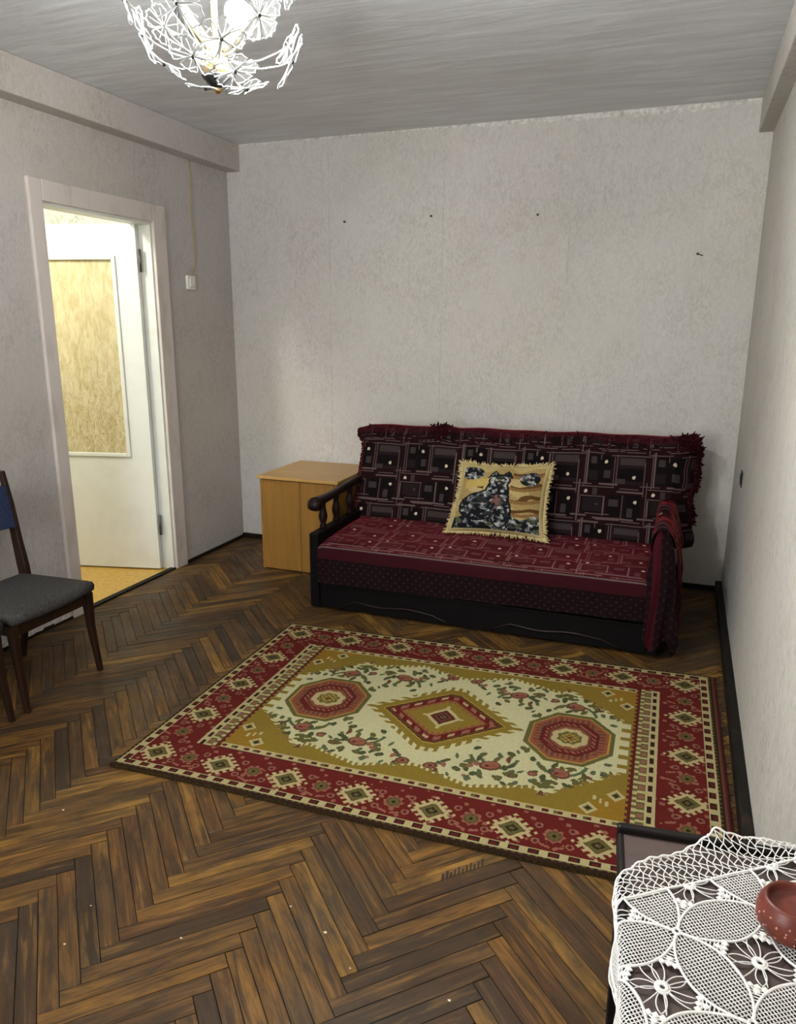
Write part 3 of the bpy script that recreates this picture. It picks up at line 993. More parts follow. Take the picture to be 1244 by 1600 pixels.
ring = [Pr[0, i] for i in range(0, nx + 1, 6)] + [Pr[j, nx] for j in range(0, ny + 1, 6)] + [Pr[ny, i] for i in range(nx, -1, -6)] + [Pr[j, 0] for j in range(ny, -1, -6)]
n = len(ring)
vs = [tuple(p) for p in ring] + [(p[0], p[1], .0012) for p in ring]
bb.add(vs, [(i, n + i, n + (i + 1) % n, (i + 1) % n) for i in range(n)] + [tuple(range(n, 2 * n))])
part('binding', bb, RUGSIDE, rug)

# ================================================================== SOFA
SX0, SX1, SYF = -1.725, 0.005, 3.305
sofa = thing('sofa', (-.85, 3.7, 0), 'dark burgundy three-seat sofa with wooden arms against the back wall', 'sofa')
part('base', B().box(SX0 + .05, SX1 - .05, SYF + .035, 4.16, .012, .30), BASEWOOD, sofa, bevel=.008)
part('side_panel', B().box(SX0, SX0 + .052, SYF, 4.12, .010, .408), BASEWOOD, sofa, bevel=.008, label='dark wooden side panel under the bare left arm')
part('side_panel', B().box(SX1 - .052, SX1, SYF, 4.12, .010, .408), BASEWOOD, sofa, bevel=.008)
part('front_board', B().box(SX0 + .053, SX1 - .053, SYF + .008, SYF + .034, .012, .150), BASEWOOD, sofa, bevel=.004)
for x0, x1 in ((-1.56, -.97), (-.76, -.15)):          # carved serpentine mouldings on the front board
    pts = []
    for t in np.linspace(0, 1, 28):
        z = .022 + .036 * min(1, math.sin(PI * t) * 2.2) + .006 * math.sin(t * 4 * PI)
        pts.append((x0 + (x1 - x0) * t, SYF + .006, z))
    part('carved_moulding', B().tube(pts, [.004 + .003 * math.sin(PI * t) for t in np.linspace(0, 1, 28)], 8), ARMWOOD, sofa, smooth=True)
part('seat_cushion', B().box(SX0 + .055, SX1 - .055, SYF + .02, 3.92, .301, .362), PILE, sofa, bevel=.02, seg=3)
# backrest slab, leaning
bt = B()
y0b, y0t, th = 3.868, 4.035, .12
bt.hexa([(SX0 + .03, y0b, .36), (SX1 - .0, y0b, .36), (SX1 - .0, y0b + th, .33), (SX0 + .03, y0b + th, .33)],
        [(SX0 + .03, y0t, .845), (SX1 - .0, y0t, .862), (SX1 - .0, y0t + th, .845), (SX0 + .03, y0t + th, .83)])
part('backrest', bt, PILE, sofa, bevel=.03, seg=3)
for sx, lab in ((SX0 + .024, None), (SX1 - .028, None)):
    arm = part('armrest', B().tube([(sx, 3.318, .553), (sx, 3.33, .566), (sx, 3.36, .563), (sx, 3.50, .562), (sx, 3.70, .572), (sx, 3.86, .580), (sx, 3.90, .58)],
                                   [.020, .031, .030, .025, .024, .024, .022], 12, flat=.9), ARMWOOD, sofa, smooth=True)
    part('knob', B().lathe([(.010, -.034), (.026, -.030), (.033, -.012), (.033, .012), (.026, .030), (.010, .034)], 16, (sx, 3.335, .552), (1, 0, 0)), ARMWOOD, arm, smooth=True)
    for y in (3.425, 3.585, 3.765):
        zt = .552
        prof = [(.017, .40), (.019, .42), (.014, .435), (.021, .455), (.024, .475), (.017, .505), (.014, .53), (.018, .545), (.018, .56)]
        part('spindle', B().lathe([(r, h - .48) for r, h in prof], 12, (sx, y, .48)), ARMWOOD, arm, smooth=True)

# --- chenille throws: colours painted from the woven design
TC = dict(base=L3(27, 8, 11), dark=L3(13, 6, 7), dim=L3(29, 19, 20), line=L3(88, 72, 70), grey=L3(53, 44, 44), dot=L3(190, 172, 152), red=L3(58, 13, 20))
def weave(u, v):
    """u across (m), v up (m) -> colours, the cell repeats every .335 x .35"""
    C = np.empty(u.shape + (3,)); C[:] = TC['base']
    cu, cv = .335, .350
    x = (u / cu) % 1.0
    y = (1 - v / cv) % 1.0
    def rect(a0, a1, b0, b1, key):
        xx = (x - a0) % 1.0; yy = (y - b0) % 1.0
        C[(xx < a1 - a0) & (yy < b1 - b0)] = TC[key]
    def hl(a0, a1, b, key='line'): rect(a0, a1, b - .008, b + .008, key)
    def vl(a, b0, b1, key='line'): rect(a - .008, a + .008, b0, b1, key)
    rect(.04, .42, .03, .42, 'dark'); rect(.50, .92, .03, .43, 'dim'); rect(.53, .89, .20, .38, 'dark')
    rect(.0, .36, .62, .88, 'dark'); rect(.03, .32, .65, .85, 'dim'); rect(.40, .62, .60, .90, 'dark'); rect(.66, .88, .58, .94, 'dark')
    rect(.07, .22, .25, .40, 'dim')
    rect(.10, .19, .05, .16, 'grey'); rect(.31, .40, .24, .36, 'grey'); rect(.54, .90, .06, .155, 'grey'); rect(.50, .63, .35, .43, 'grey')
    rect(.16, .23, .51, .61, 'grey'); rect(.42, .56, .66, .755, 'grey'); rect(.70, .78, .77, .90, 'grey')
    hl(-.02, .30, .0); hl(.24, .60, -.045); hl(.40, 1.0, .02); vl(.02, -.04, .50); vl(.05, -.05, .46)
    vl(.25, .01, .09); vl(.455, .04, .48); vl(.495, .0, .46)
    hl(-.03, .48, .485); hl(.24, .52, .445); hl(.56, .84, .50); hl(.53, .92, .545); hl(.86, 1.14, .455)
    hl(-.02, .36, .625); vl(.345, .62, .90); vl(-.012, .64, .88); hl(.08, .44, .875); hl(-.14, .10, .91); hl(.20, .80, .935)
    vl(.62, .60, .92); vl(.91, .10, .60); vl(.955, .40, 1.0); hl(.62, .90, .97)
    for a, b in ((.33, .12), (.76, .33), (.81, .68), (.06, .56), (.24, .74)):
        r = np.hypot(((x - a + .5) % 1 - .5) * cu, ((y - b + .5) % 1 - .5) * cv)
        C[r < .0085] = TC['dot'] if (a, b) != (.24, .74) else TC['grey']
    return C
def dotted(u, v, pitch=.042):
    C = np.empty(u.shape + (3,)); C[:] = L3(18, 5, 8)
    for s in (0, .5):
        r = np.hypot(((u / pitch + s) % 1 - .5) * pitch, ((v / pitch + s) % 1 - .5) * pitch)
        C[r < .0055] = L3(42, 26, 26)
    return C
def path_grid(path, n):
    """resample an (y,z) polyline to n+1 points; returns yz and arclength"""
    p = np.array(path, float)
    for _ in range(3):                              # Chaikin rounding
        q = np.empty((2 * len(p) - 2, 2)); q[0::2] = p[:-1] * .75 + p[1:] * .25; q[1::2] = p[:-1] * .25 + p[1:] * .75
        p = np.vstack([p[:1], q, p[-1:]])
    s = np.concatenate([[0], np.cumsum(np.hypot(*np.diff(p, axis=0).T))])
    t = np.linspace(0, s[-1], n + 1)
    return np.stack([np.interp(t, s, p[:, 0]), np.interp(t, s, p[:, 1])], -1), t
def mid(a):
    return (a[1:, 1:] + a[:-1, :-1]) / 2
# back throw
bth = thing('sofa_throw', (-.85, 4.05, .87), 'burgundy geometric chenille throw draped over the sofa backrest and right arm, fringed on top', 'throw')
yz, t = path_grid([(3.848, .368), (3.856, .40), (4.020, .855), (4.030, .872), (4.05, .878), (4.13, .872), (4.168, .85), (4.172, .80), (4.166, .60)], 210)
X0, X1 = -1.762, .112
nxx = 460
uu = np.linspace(X0, X1, nxx + 1)
G, T = np.meshgrid(uu, t)
Y = np.repeat(yz[:, :1], nxx + 1, 1).copy(); Z = np.repeat(yz[:, 1:], nxx + 1, 1).copy()
front = np.clip(1 - (T - .42) / .1, 0, 1)
lo, ro = np.clip((SX0 + .035 - G) / .05, 0, 1.6), np.clip((G - SX1 + .01) / .05, 0, 2.4)
X = G.copy()
Y += front * (.07 * lo ** 1.6 + .045 * ro ** 1.5)
X += -.012 * lo * 0 + front * (.012 * np.sin(T * 17 + 1) * np.clip(ro, 0, 1)) + .006 * np.clip(ro, 0, 1) * np.sin(T * 45)
Z += .022 * (G - X0) / (X1 - X0) * np.clip(T / .45, 0, 1)
Z += .014 * np.exp(-((G + 1.24) / .05) ** 2) * np.clip((T - .42) / .06, 0, 1) + .024 * np.exp(-((G - .085) / .06) ** 2) * np.clip((T - .38) / .08, 0, 1)
Z += .004 * np.sin(G * 17) * np.sin(G * 5.3 + 1) * np.clip((T - .36) / .1, 0, 1)
rip = .004 * np.sin(G * 11 + T * 4) * np.sin(T * 9) + .003 * np.sin(G * 31) * (T < .15)
Y -= rip * front + .002
Z = np.where((lo > .2) | (ro > .2), Z - .012 * np.maximum(lo, ro), Z)
P = np.stack([X, Y, Z], -1)
Um, Tm = mid(G), mid(T)
C = weave(Um + 1.758 + .025, Tm - .092)
bord = (Tm > .485) & (np.sin(Um * 9) * .012 + .53 < Tm + .02)
C[Tm > .53] = TC['red']
C[bord & (Tm <= .53)] = C[bord & (Tm <= .53)] * .4 + TC['red'] * .6
grid_obj('throw_cloth', P, C, THROWM, bth, flip=False)
PB = P.copy()
# drape over the right arm, hanging to the floor side
xz, t = path_grid([(-.070, .372), (-.062, .40), (-.060, .55), (-.052, .598), (-.020, .612), (.010, .598), (.040, .55), (.062, .42), (.072, .26), (.070, .10), (.066, .03)], 170)
yy = np.linspace(3.285, 4.06, 160)
G, T = np.meshgrid(yy, t)
X = np.repeat(xz[:, :1], len(yy), 1).copy(); Z = np.repeat(xz[:, 1:], len(yy), 1).copy()
k = np.clip((T - .30) / .4, 0, 1)
X += k * (.012 * np.sin(G * 34) + .006 * np.sin(G * 71 + T * 6)) + .003 * np.sin(G * 40 + T * 30)
Y = G - .020 * np.clip(T / .6, 0, 1) * np.clip((3.6 - G) / .25, 0, 1) + .008 * np.sin(T * 18) * np.clip((3.5 - G) / .2, 0, 1)
Z += .010 * np.sin(G * 19) * np.exp(-((T - .26) / .1) ** 2)
P = np.stack([X, Y, Z], -1)
Um, Tm = mid(G), mid(T)
C = np.where((Tm < .46)[..., None], weave(Um, Tm), dotted(Um, Tm))
grid_obj('arm_drape', P, C, THROWM, bth, flip=True)
# front flap of the drape, hanging down the end of the right arm
uu = np.linspace(-.070, .076, 48); t = np.linspace(0, 1, 90)
G, T = np.meshgrid(uu, t)
zt = np.where(G > -.02, .16 + .448 * np.clip(1 - (np.abs(G + .02) / .096) ** 2.6, 0, 1), .40 + .208 * np.clip(1 - (np.abs(G + .02) / .05) ** 2.6, 0, 1))
zb = .07 + .03 * np.sin(G * 60)
Z = zt + (zb - zt) * T
Y = 3.288 - .012 * T - .008 * np.sin(G * 110 + 2 * T) * np.clip(T * 2, 0, 1) - .012 * np.sin(PI * T)
X = G + .012 * T * np.sin(T * 5) + .012 * T
P = np.stack([X, Y, Z], -1)
Um, Tm = mid(G), mid(Z)
C = np.where(((Um > -.055) & (Um < -.022))[..., None], TC['red'][None, None, :], dotted(Um, Tm))
grid_obj('end_flap', P, C, THROWM, bth, flip=True)
# fringe of short tassels along top and right edges
bb = B()
def tuft(p, d, l, r):
    p = Vector(p); d = Vector(d).normalized()
    s = Vector((random.uniform(-1, 1), random.uniform(-1, 1), random.uniform(-1, 1))) * l * .5
    bb.tube([p, p + d * l * .5 + s * .3, p + d * l + s], [r, r * .9, r * .4], 4)
nr_, nc_ = PB.shape[:2]
for i in range(760):
    q = random.random()
    if q < .16:
        x = random.gauss(-1.24, .035)
    elif q < .38:
        x = random.gauss(.075, .035)
    else:
        x = random.uniform(X0 + .02, X1)
    c = min(nc_ - 1, max(0, int((x - X0) / (X1 - X0) * nc_)))
    r = random.randrange(int(nr_ * .50), int(nr_ * .60))
    lump = 1.0 if q >= .38 else 2.0
    p = PB[r, c] + np.array([0, 0, -.004 + (.012 * random.random() if lump > 1 else 0)])
    tuft(p, (random.uniform(-1, 1), random.uniform(-1, .3), random.uniform(-.1, .4) * lump), random.uniform(.008, .014) * (1.7 if lump > 1 else 1), .0058)
for i in range(330):
    r = random.randrange(int(nr_ * .12), int(nr_ * .55))
    tuft(PB[r, nc_ - 1 - random.randrange(5)], (1, random.uniform(-1, 0.2), random.uniform(-.9, .3)), random.uniform(.012, .022), .0058)
for i in range(120):
    r = random.randrange(int(nr_ * .10), int(nr_ * .55))
    tuft(PB[r, random.randrange(4)], (-1, random.uniform(-.6, .6), random.uniform(-.8, .2)), random.uniform(.006, .011), .005)
part('fringe', bb, PILE, bth, smooth=True, kind='stuff')
# seat throw with dotted front flounce
sth = thing('seat_cover', (-.85, 3.5, .37), 'burgundy chenille cover spread over the sofa seat with a dotted flounce in front', 'cover')
yz, t = path_grid([(3.880, .395), (3.85, .374), (3.70, .374), (3.45, .370), (3.325, .362), (3.290, .350), (3.286, .32), (3.284, .24), (3.276, .158)], 200)
X0s, X1s = -1.668, -.052
uu = np.linspace(X0s, X1s, 421)
G, T = np.meshgrid(uu, t)
X = G.copy()
Y = np.repeat(yz[:, :1], 421, 1).copy(); Z = np.repeat(yz[:, 1:], 421, 1).copy()
k = np.clip((T - .58) / .2, 0, 1)
Y -= k * (.005 * np.sin(G * 23) + .003 * np.sin(G * 51 + 1)) + .001
Z += (1 - k) * .004 * np.sin(G * 7 + T * 6) * np.sin(T * 5) - .010 * np.clip((np.abs(G - .5 * (X0s + X1s)) - .78) / .03, 0, 1) * (1 - k)
Z += .020 * k * (G - X0s) / (X1s - X0s) * np.clip((T - .68) / .1, 0, 1)
P = np.stack([X, Y, Z], -1)
Um, Tm = mid(G), mid(T)
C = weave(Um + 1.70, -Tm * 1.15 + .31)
C = C * 1.15 + L3(70, 12, 20) * .75  # red sheen of grazing light on the seat, painted into the cloth colour
C = np.where((Tm > .598)[..., None], dotted(Um, Tm), C)
C[(Tm > .585) & (Tm < .655)] = L3(46, 11, 17)
C[(Tm > .590) & (Tm < .598)] = TC['line']
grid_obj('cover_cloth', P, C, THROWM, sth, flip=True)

# --- tapestry cushion with a cat, leaning on the back
cu = thing('cushion', (-.845, 3.74, .38), 'cream-fringed tapestry cushion showing a dark tabby cat, leaning on the sofa back', 'cushion')
n = 130
a = np.linspace(-1, 1, n + 1)
A, Bv = np.meshgrid(a, a)
CO = dict(TL=np.array([-1.050, 3.803, .729]), TR=np.array([-.590, 3.818, .747]), BL=np.array([-1.098, 3.672, .389]), BR=np.array([-.586, 3.672, .396]))
def cush_pt(A, Bv, side):
    pin = 1 - .085 * (1 - A ** 2) * np.abs(Bv) ** 3 * 0
    sA = A * (1 - .07 * (1 - Bv ** 2)); sB = Bv * (1 - .07 * (1 - A ** 2))
    x, y = ((sA + 1) / 2)[..., None], ((sB + 1) / 2)[..., None]
    P = CO['BL'] * (1 - x) * (1 - y) + CO['BR'] * x * (1 - y) + CO['TL'] * (1 - x) * y + CO['TR'] * x * y
    nrm = np.array([.02, -.935, .36])
    h = ((1 - A ** 2).clip(0) ** .55 * (1 - Bv ** 2).clip(0) ** .55) * (.085 if side > 0 else .035)
    h = h + .004 * np.sin(A * 7 + Bv * 3) * np.sin(Bv * 6) * (1 - A ** 2) * (1 - Bv ** 2)
    return P + nrm * (h * side)[..., None]
def paint_cush():
    am = (a[1:] + a[:-1]) / 2
    x, y = np.meshgrid(am, am)
    def nz(f, s=0):
        return (np.sin(x * f + s + 2.3 * np.sin(y * f * .7 + s)) * np.sin(y * f * 1.1 + 1.7 * s + 1.9 * np.sin(x * f * .6)))
    C = np.empty(x.shape + (3,)); C[:] = L3(168, 142, 90)
    C[nz(4, 1) > .25] = L3(188, 164, 112)
    st = np.sin(y * 17 + 2.2 * np.sin(x * 3.2) + 1.5 * nz(6)) > .55
    C[st & (x > .25)] = L3(96, 66, 34)
    C[(np.sin(y * 17 + 2.2 * np.sin(x * 3.2) + 1.5) > .7) & (x > .2)] = L3(138, 104, 60)
    blk, gry, wht, dk = L3(26, 26, 30), L3(92, 94, 96), L3(196, 196, 190), L3(44, 46, 46)
    def blot(k, s):
        r = np.random.default_rng(int(s * 10) + k).standard_normal(x.shape)
        for _ in range(k):
            r = (r + np.roll(r, 1, 0) + np.roll(r, -1, 0) + np.roll(r, 1, 1) + np.roll(r, -1, 1)) / 5
            r = (r + np.roll(r, 2, 0) + np.roll(r, -2, 0) + np.roll(r, 2, 1) + np.roll(r, -2, 1)) / 5
        return (r - r.mean()) / r.std()
    def patch(mk, f, s):
        g1, g2 = blot(2, s), blot(1, s + 7)
        C[mk] = blk
        C[mk & (g1 + .35 * g2 > .25)] = gry
        C[mk & (g2 + .5 * g1 > 1.25)] = wht
    # dark foliage in the top corners
    patch(((x + .72) / .30) ** 2 + ((y - .72) / .20) ** 2 < 1, 13, 1)
    patch(((x - .64) / .22) ** 2 + ((y - .58) / .20) ** 2 < 1, 15, 3)
    C[(np.abs(y - .36 - .08 * np.sin(x * 5)) < .035) & (x < -.38) & (x > -.8)] = L3(70, 46, 26)
    C[(np.abs(y - .30 - .15 * np.sin(x * 2 + 2)) < .12) & (x < -.30) & (x > -.85)] = L3(190, 164, 92)
    # meadow at the bottom
    mead = y < -.52 + .08 * np.sin(x * 9)
    patch(mead, 17, 5)
    C[mead & (nz(12, 4) > .45)] = L3(84, 88, 60)
    # seated cat: haunch, chest, head, ears
    body = (((x + .42) / .42) ** 2 + ((y + .28) / .38) ** 2 < 1) | (((x + .05) / .26) ** 2 + ((y + .02) / .60) ** 2 < 1) | (((x - .10) / .19) ** 2 + ((y + .42) / .42) ** 2 < 1)
    head = (((x + .03) / .21) ** 2 + ((y - .50) / .18) ** 2 < 1)
    ears = ((np.abs(x + .17) + (y - .62) * .45 < .09) & (y > .58) & (y < .78)) | ((np.abs(x - .12) + (y - .62) * .45 < .09) & (y > .58) & (y < .78))
    tail = (np.abs(y - (.10 + .55 * (x + .35))) < .07) & (x > -.80) & (x < -.10)
    cat = body | head | ears | tail
    out = cat.copy()
    for sh in (3, -3):
        out |= np.roll(cat, sh, 0) | np.roll(cat, sh, 1)
    C[out] = blk
    patch(cat, 15, 2)
    C[cat & (nz(8, 6) > .5)] = dk
    C[cat & (((x + .02) / .10) ** 2 + ((y + .12) / .20) ** 2 < 1) & (nz(20, 1) > 0)] = L3(120, 84, 76)
    C[head & (np.hypot(x + .10, y - .53) < .035)] = L3(160, 160, 120); C[head & (np.hypot(x - .04, y - .53) < .035)] = L3(160, 160, 120)
    C[head & (np.hypot(x + .03, y - .43) < .03)] = L3(150, 130, 126)
    e = np.maximum(np.abs(x), np.abs(y))
    C[(e > .93)] = L3(196, 176, 124)
    return C * .74 * (1 + .35 * (rng.random(x.shape + (1,)) - .5))
grid_obj('front_panel', cush_pt(A, Bv, 1), paint_cush(), CUSHM, cu)
grid_obj('back_panel', cush_pt(A, Bv, -1), np.broadcast_to(L3(150, 118, 70), (n, n, 3)), CUSHM, cu, flip=True)
bb = B()
for i in range(900):
    s = random.randrange(4); q = random.uniform(-1, 1)
    aa, bbv = ((q, 1), (q, -1), (1, q), (-1, q))[s]
    p = cush_pt(np.array([aa * 1.0]), np.array([bbv * 1.0]), 1)[0]
    cn = abs(q) ** 6
    o = Vector((aa if abs(aa) == 1 else q * .5 * cn * 2, 0, bbv if abs(bbv) == 1 else q * .5 * cn * 2)).normalized()
    l = random.uniform(.010, .018) * (1 + .9 * cn)
    s_ = Vector((random.uniform(-1, 1), random.uniform(-1.2, .6), random.uniform(-1, 1))) * l * .55
    e2 = Vector(p) + o * l + s_
    e2.z = max(e2.z, .382); 
    bb.tube([p, Vector(p) + o * l * .5 + s_ * .2, e2], [.0035, .003, .0014], 4)
part('fringe', bb, FRINGE_Y, cu, smooth=True, kind='stuff')

# ================================================================== BEDSIDE CABINET
cb = thing('bedside_cabinet', (-2.03, 4.06, 0), 'light beech two-door cabinet standing left of the sofa by the back wall', 'cabinet')
cx0, cx1, cy0, cy1 = -2.300, -1.795, 3.800, 4.335
part('top', B().box(cx0 - .012, cx1 + .012, cy0 - .014, cy1, .558, .577), BEECH_TOP, cb, bevel=.003)
part('side_panel', B().box(cx0, cx0 + .017, cy0 + .002, cy1 - .004, 0, .557), BEECH, cb, bevel=.0015)
part('side_panel', B().box(cx1 - .017, cx1, cy0 + .002, cy1 - .004, 0, .557), BEECH, cb, bevel=.0015)
part('back_panel', B().box(cx0 + .018, cx1 - .018, cy1 - .016, cy1 - .006, .02, .556), BEECH, cb)
part('bottom', B().box(cx0 + .018, cx1 - .018, cy0 + .03, cy1 - .017, .03, .046), BEECH, cb)
part('shelf', B().box(cx0 + .018, cx1 - .018, cy0 + .03, cy1 - .017, .30, .316), BEECH, cb)
cm = -2.034
part('door', B().box(cx0 + .019, cm - .0012, cy0 - .001, cy0 + .015, .006, .553), BEECH, cb, bevel=.0015)
part('door', B().box(cm + .0012, cx1 - .019, cy0 - .001, cy0 + .015, .006, .553), BEECH, cb, bevel=.0015)

# ================================================================== CHAIR
def make_chair():
    ch = thing('dining_chair', (-2.43, 2.13, 0), 'dark wooden chair with charcoal seat and navy backrest beside the door', 'chair')
    y0, y1, xb, xf = 1.925, 2.335, -2.60, -2.245
    # upholstered seat with a bowed front edge and rounded lip
    def outline(k, z, grow=0.0):
        pts = []
        for t in np.linspace(0, 1, 9):
            pts.append((xf + .022 * math.sin(PI * t) + grow, y0 - grow + (y1 - y0 + 2 * grow) * t, z))
        pts += [(xb - grow, y1 - .02 + grow, z), (xb - grow, y0 + .02 - grow, z)]
        return pts
    bb = B()
    rings = [outline(0, .352, -.004), outline(0, .362, .006), outline(0, .382, .008), outline(0, .396, .003), outline(0, .403, -.010), outline(0, .409, -.05)]
    k = len(rings[0]); vs = sum(rings, [])
    fs = [(r * k + i, r * k + (i + 1) % k, (r + 1) * k + (i + 1) % k, (r + 1) * k + i) for r in range(len(rings) - 1) for i in range(k)]
    fs += [tuple(reversed(range(k))), tuple((len(rings) - 1) * k + i for i in range(k))]
    bb.add(vs, fs)
    part('seat', bb, SEATM, ch, smooth=True)
    for args in (((xf - .03, y0 + .03), (xf - .005, y1 - .03)), ((xb + .015, y0 + .035), (xb + .035, y1 - .035))):
        part('apron', B().box(args[0][0], args[1][0], args[0][1], args[1][1], .305, .352), CHAIRWOOD, ch, bevel=.003)
    for ya in (y0 + .008, y1 - .026):
        part('apron', B().box(xb + .03, xf - .03, ya, ya + .018, .305, .352), CHAIRWOOD, ch, bevel=.003)
    def taper(bb, pts, ws):
        """square-section member through pts with half-widths (wx, wy)"""
        vs = []
        for (x, y, z), (wx, wy) in zip(pts, ws):
            vs += [(x - wx, y - wy, z), (x + wx, y - wy, z), (x + wx, y + wy, z), (x - wx, y + wy, z)]
        fs = [(3, 2, 1, 0), tuple(4 * (len(pts) - 1) + i for i in range(4))]
        for r in range(len(pts) - 1):
            for i in range(4):
                fs.append((r * 4 + i, r * 4 + (i + 1) % 4, r * 4 + 4 + (i + 1) % 4, r * 4 + 4 + i))
        return bb.add(vs, fs)
    for yy, s in ((y0 + .014, -1), (y1 - .014, 1)):
        part('leg', taper(B(), [(xf + .012, yy + s * .004, 0), (xf - .012, yy, .20), (xf - .018, yy, .352)], [(.010, .010), (.014, .013), (.019, .017)]), CHAIRWOOD, ch, bevel=.003)
        part('back_post', taper(B(), [(xb - .055, yy - s * .006, 0), (xb - .015, yy, .22), (xb + .012, yy, .36), (xb + .004, yy, .43), (xb - .022, yy + s * .008, .54), (xb - .048, yy + s * .014, .70), (xb - .074, yy + s * .018, .838)],
                                   [(.011, .010), (.015, .013), (.021, .014), (.024, .014), (.021, .013), (.017, .012), (.010, .010)]), CHAIRWOOD, ch, bevel=.004)
    bb = B()
    rows = []
    for z, x in ((.600, xb - .032), (.615, xb - .034), (.69, xb - .047), (.765, xb - .060), (.780, xb - .063)):
        rows.append([(x - .026 * math.sin(PI * t), y0 + .012 + (y1 - y0 - .024) * t, z) for t in np.linspace(0, 1, 11)])
    vs = sum(rows, []); k = 11; off = len(vs)
    vs2 = [(p[0] + .022, p[1], p[2]) for p in vs]
    fs = []
    for r in range(4):
        for i in range(10):
            fs += [(r * k + i, (r + 1) * k + i, (r + 1) * k + i + 1, r * k + i + 1), (off + r * k + i, off + r * k + i + 1, off + (r + 1) * k + i + 1, off + (r + 1) * k + i)]
    for i in range(10):
        fs += [(i, i + 1, off + i + 1, off + i), (4 * k + i, off + 4 * k + i, off + 4 * k + i + 1, 4 * k + i + 1)]
    for r in range(4):
        fs += [(r * k, off + r * k, off + (r + 1) * k, (r + 1) * k), (r * k + 10, (r + 1) * k + 10, off + (r + 1) * k + 10, off + r * k + 10)]
    bb.add(vs + vs2, fs)
    part('backrest', bb, NAVY, ch, smooth=False, bevel=.005, label='navy padded backrest')
    return ch
chair = make_chair()
ch2 = copy_tree(chair)
ch2.location = (-2.432, 2.13 - .462, 0)
tag(ch2, 'dark wooden chair mostly cut off by the left edge, only its leg in view', 'chair', 'dining chairs by the left wall')
chair['group'] = 'dining chairs by the left wall'

# ================================================================== CHANDELIER
AX = Vector((-1.03, 1.592, 0))
cl = thing('chandelier', (AX.x, AX.y, ZC), 'hanging lamp of frosted glass flowers on a brass rod, one bulb lit', 'ceiling lamp')
part('rod', B().tube([(AX.x, AX.y, 2.03), (AX.x, AX.y, ZC - .03)], .0075, 12), IVORYP, cl, smooth=True)
part('canopy', B().lathe([(.006, -.075), (.030, -.06), (.052, -.02), (.056, 0)], 24, (AX.x, AX.y, ZC)), BRASS, cl, smooth=True)
hub = part('hub', B().lathe([(.004, -.058), (.010, -.052), (.008, -.04), (.026, -.022), (.034, -.006), (.030, .004), (.020, .012), (.016, .035), (.008, .05)], 20, (AX.x, AX.y, 2.005)), BRASS, cl, smooth=True)
part('finial', B().lathe([(.004, -.022), (.008, -.016), (.030, .004), (.034, .010), (.012, .016)], 16, (AX.x, AX.y, 1.972)), DARKM, cl, smooth=True)
HC = Vector((AX.x, AX.y, 2.02))
def sleeve(d, lit):
    d = Vector(d).normalized()
    p0 = HC + d * .02
    s = part('candle_sleeve', B().lathe([(.012, 0), (.014, .004), (.0135, .066), (.016, .070), (.016, .076)], 16, p0, d), IVORYP, cl, smooth=True)
    part('socket', B().lathe([(.0145, .0), (.0165, .003), (.0165, .022), (.013, .026)], 16, p0 + d * .076, d), DARKM, s, smooth=True)
    return p0 + d * .10, d
sleeve((-.50, -.40, .78), False)
sleeve((.05, .75, .60), False)
tip, d = sleeve((.50, .12, .55), True)
BC = Vector((-.955, 1.575, 2.093))
d = (BC - tip).normalized() if (BC - tip).length > .01 else d
part('bulb', B().lathe([(.011, -.040), (.013, -.028), (.022, -.014), (.027, 0), (.024, .014), (.014, .024), (.002, .028)], 20, tip + d * .046, d), BULB, cl, smooth=True, label='glowing white bulb')
def flower(c, nrm, size, spin, petals=5):
    c = Vector(c); nz = Vector(nrm).normalized()
    ax = Vector((0, 0, 1)) if abs(nz.z) < .85 else Vector((1, 0, 0))
    a = (ax - nz * ax.dot(nz)).normalized(); b = nz.cross(a)
    half = [(.06, .03), (.35, .22), (.62, .36), (.80, .40), (.86, .26), (1.0, .15), (.93, .0)]
    bb, eb = B(), B()
    for k in range(petals):
        th = spin + 2 * PI * k / petals + random.uniform(-.06, .06)
        sz = size * random.uniform(.92, 1.06)
        ra = a * math.cos(th) + b * math.sin(th); rb = -a * math.sin(th) + b * math.cos(th)
        cup = random.uniform(-.06, .14)
        def pt(r, s):
            return c + ra * (r * sz) + rb * (s * sz) - nz * (sz * (cup * r * r - .10 * s * s * 4))
        L = [pt(r, s) for r, s in half]; Rr = [pt(r, -s) for r, s in half[:-1]]
        mid_ = [pt(r, 0) for r, s in half]
        vs = L + Rr + mid_[:-1]
        nL, nR = len(L), len(Rr)
        fs = []
        for i in range(len(half) - 2):
            fs.append((i, i + 1, nL + nR + i + 1, nL + nR + i)); fs.append((nL + i, nL + nR + i, nL + nR + i + 1, nL + i + 1))
        i = len(half) - 2
        fs.append((i, i + 1, nL + nR + i)); fs.append((nL + i, nL + nR + i, i + 1))
        bb.add(vs, fs)
        eb.tube(L + Rr[::-1], .0017, 5, cap=False)
        eb.tube([pt(.06, 0), pt(.4, 0), pt(.8, 0)], .0010, 4, cap=False)
    f = part('flower', bb, PETAL, cl, smooth=True)
    part('petal_edge', eb, EDGE, f, smooth=True)
    part('stamen', B().ball(c + nz * .003, .0038, 8, 6), DARKM, f, smooth=True)
    return f
BCN = Vector((AX.x, AX.y, 2.15))
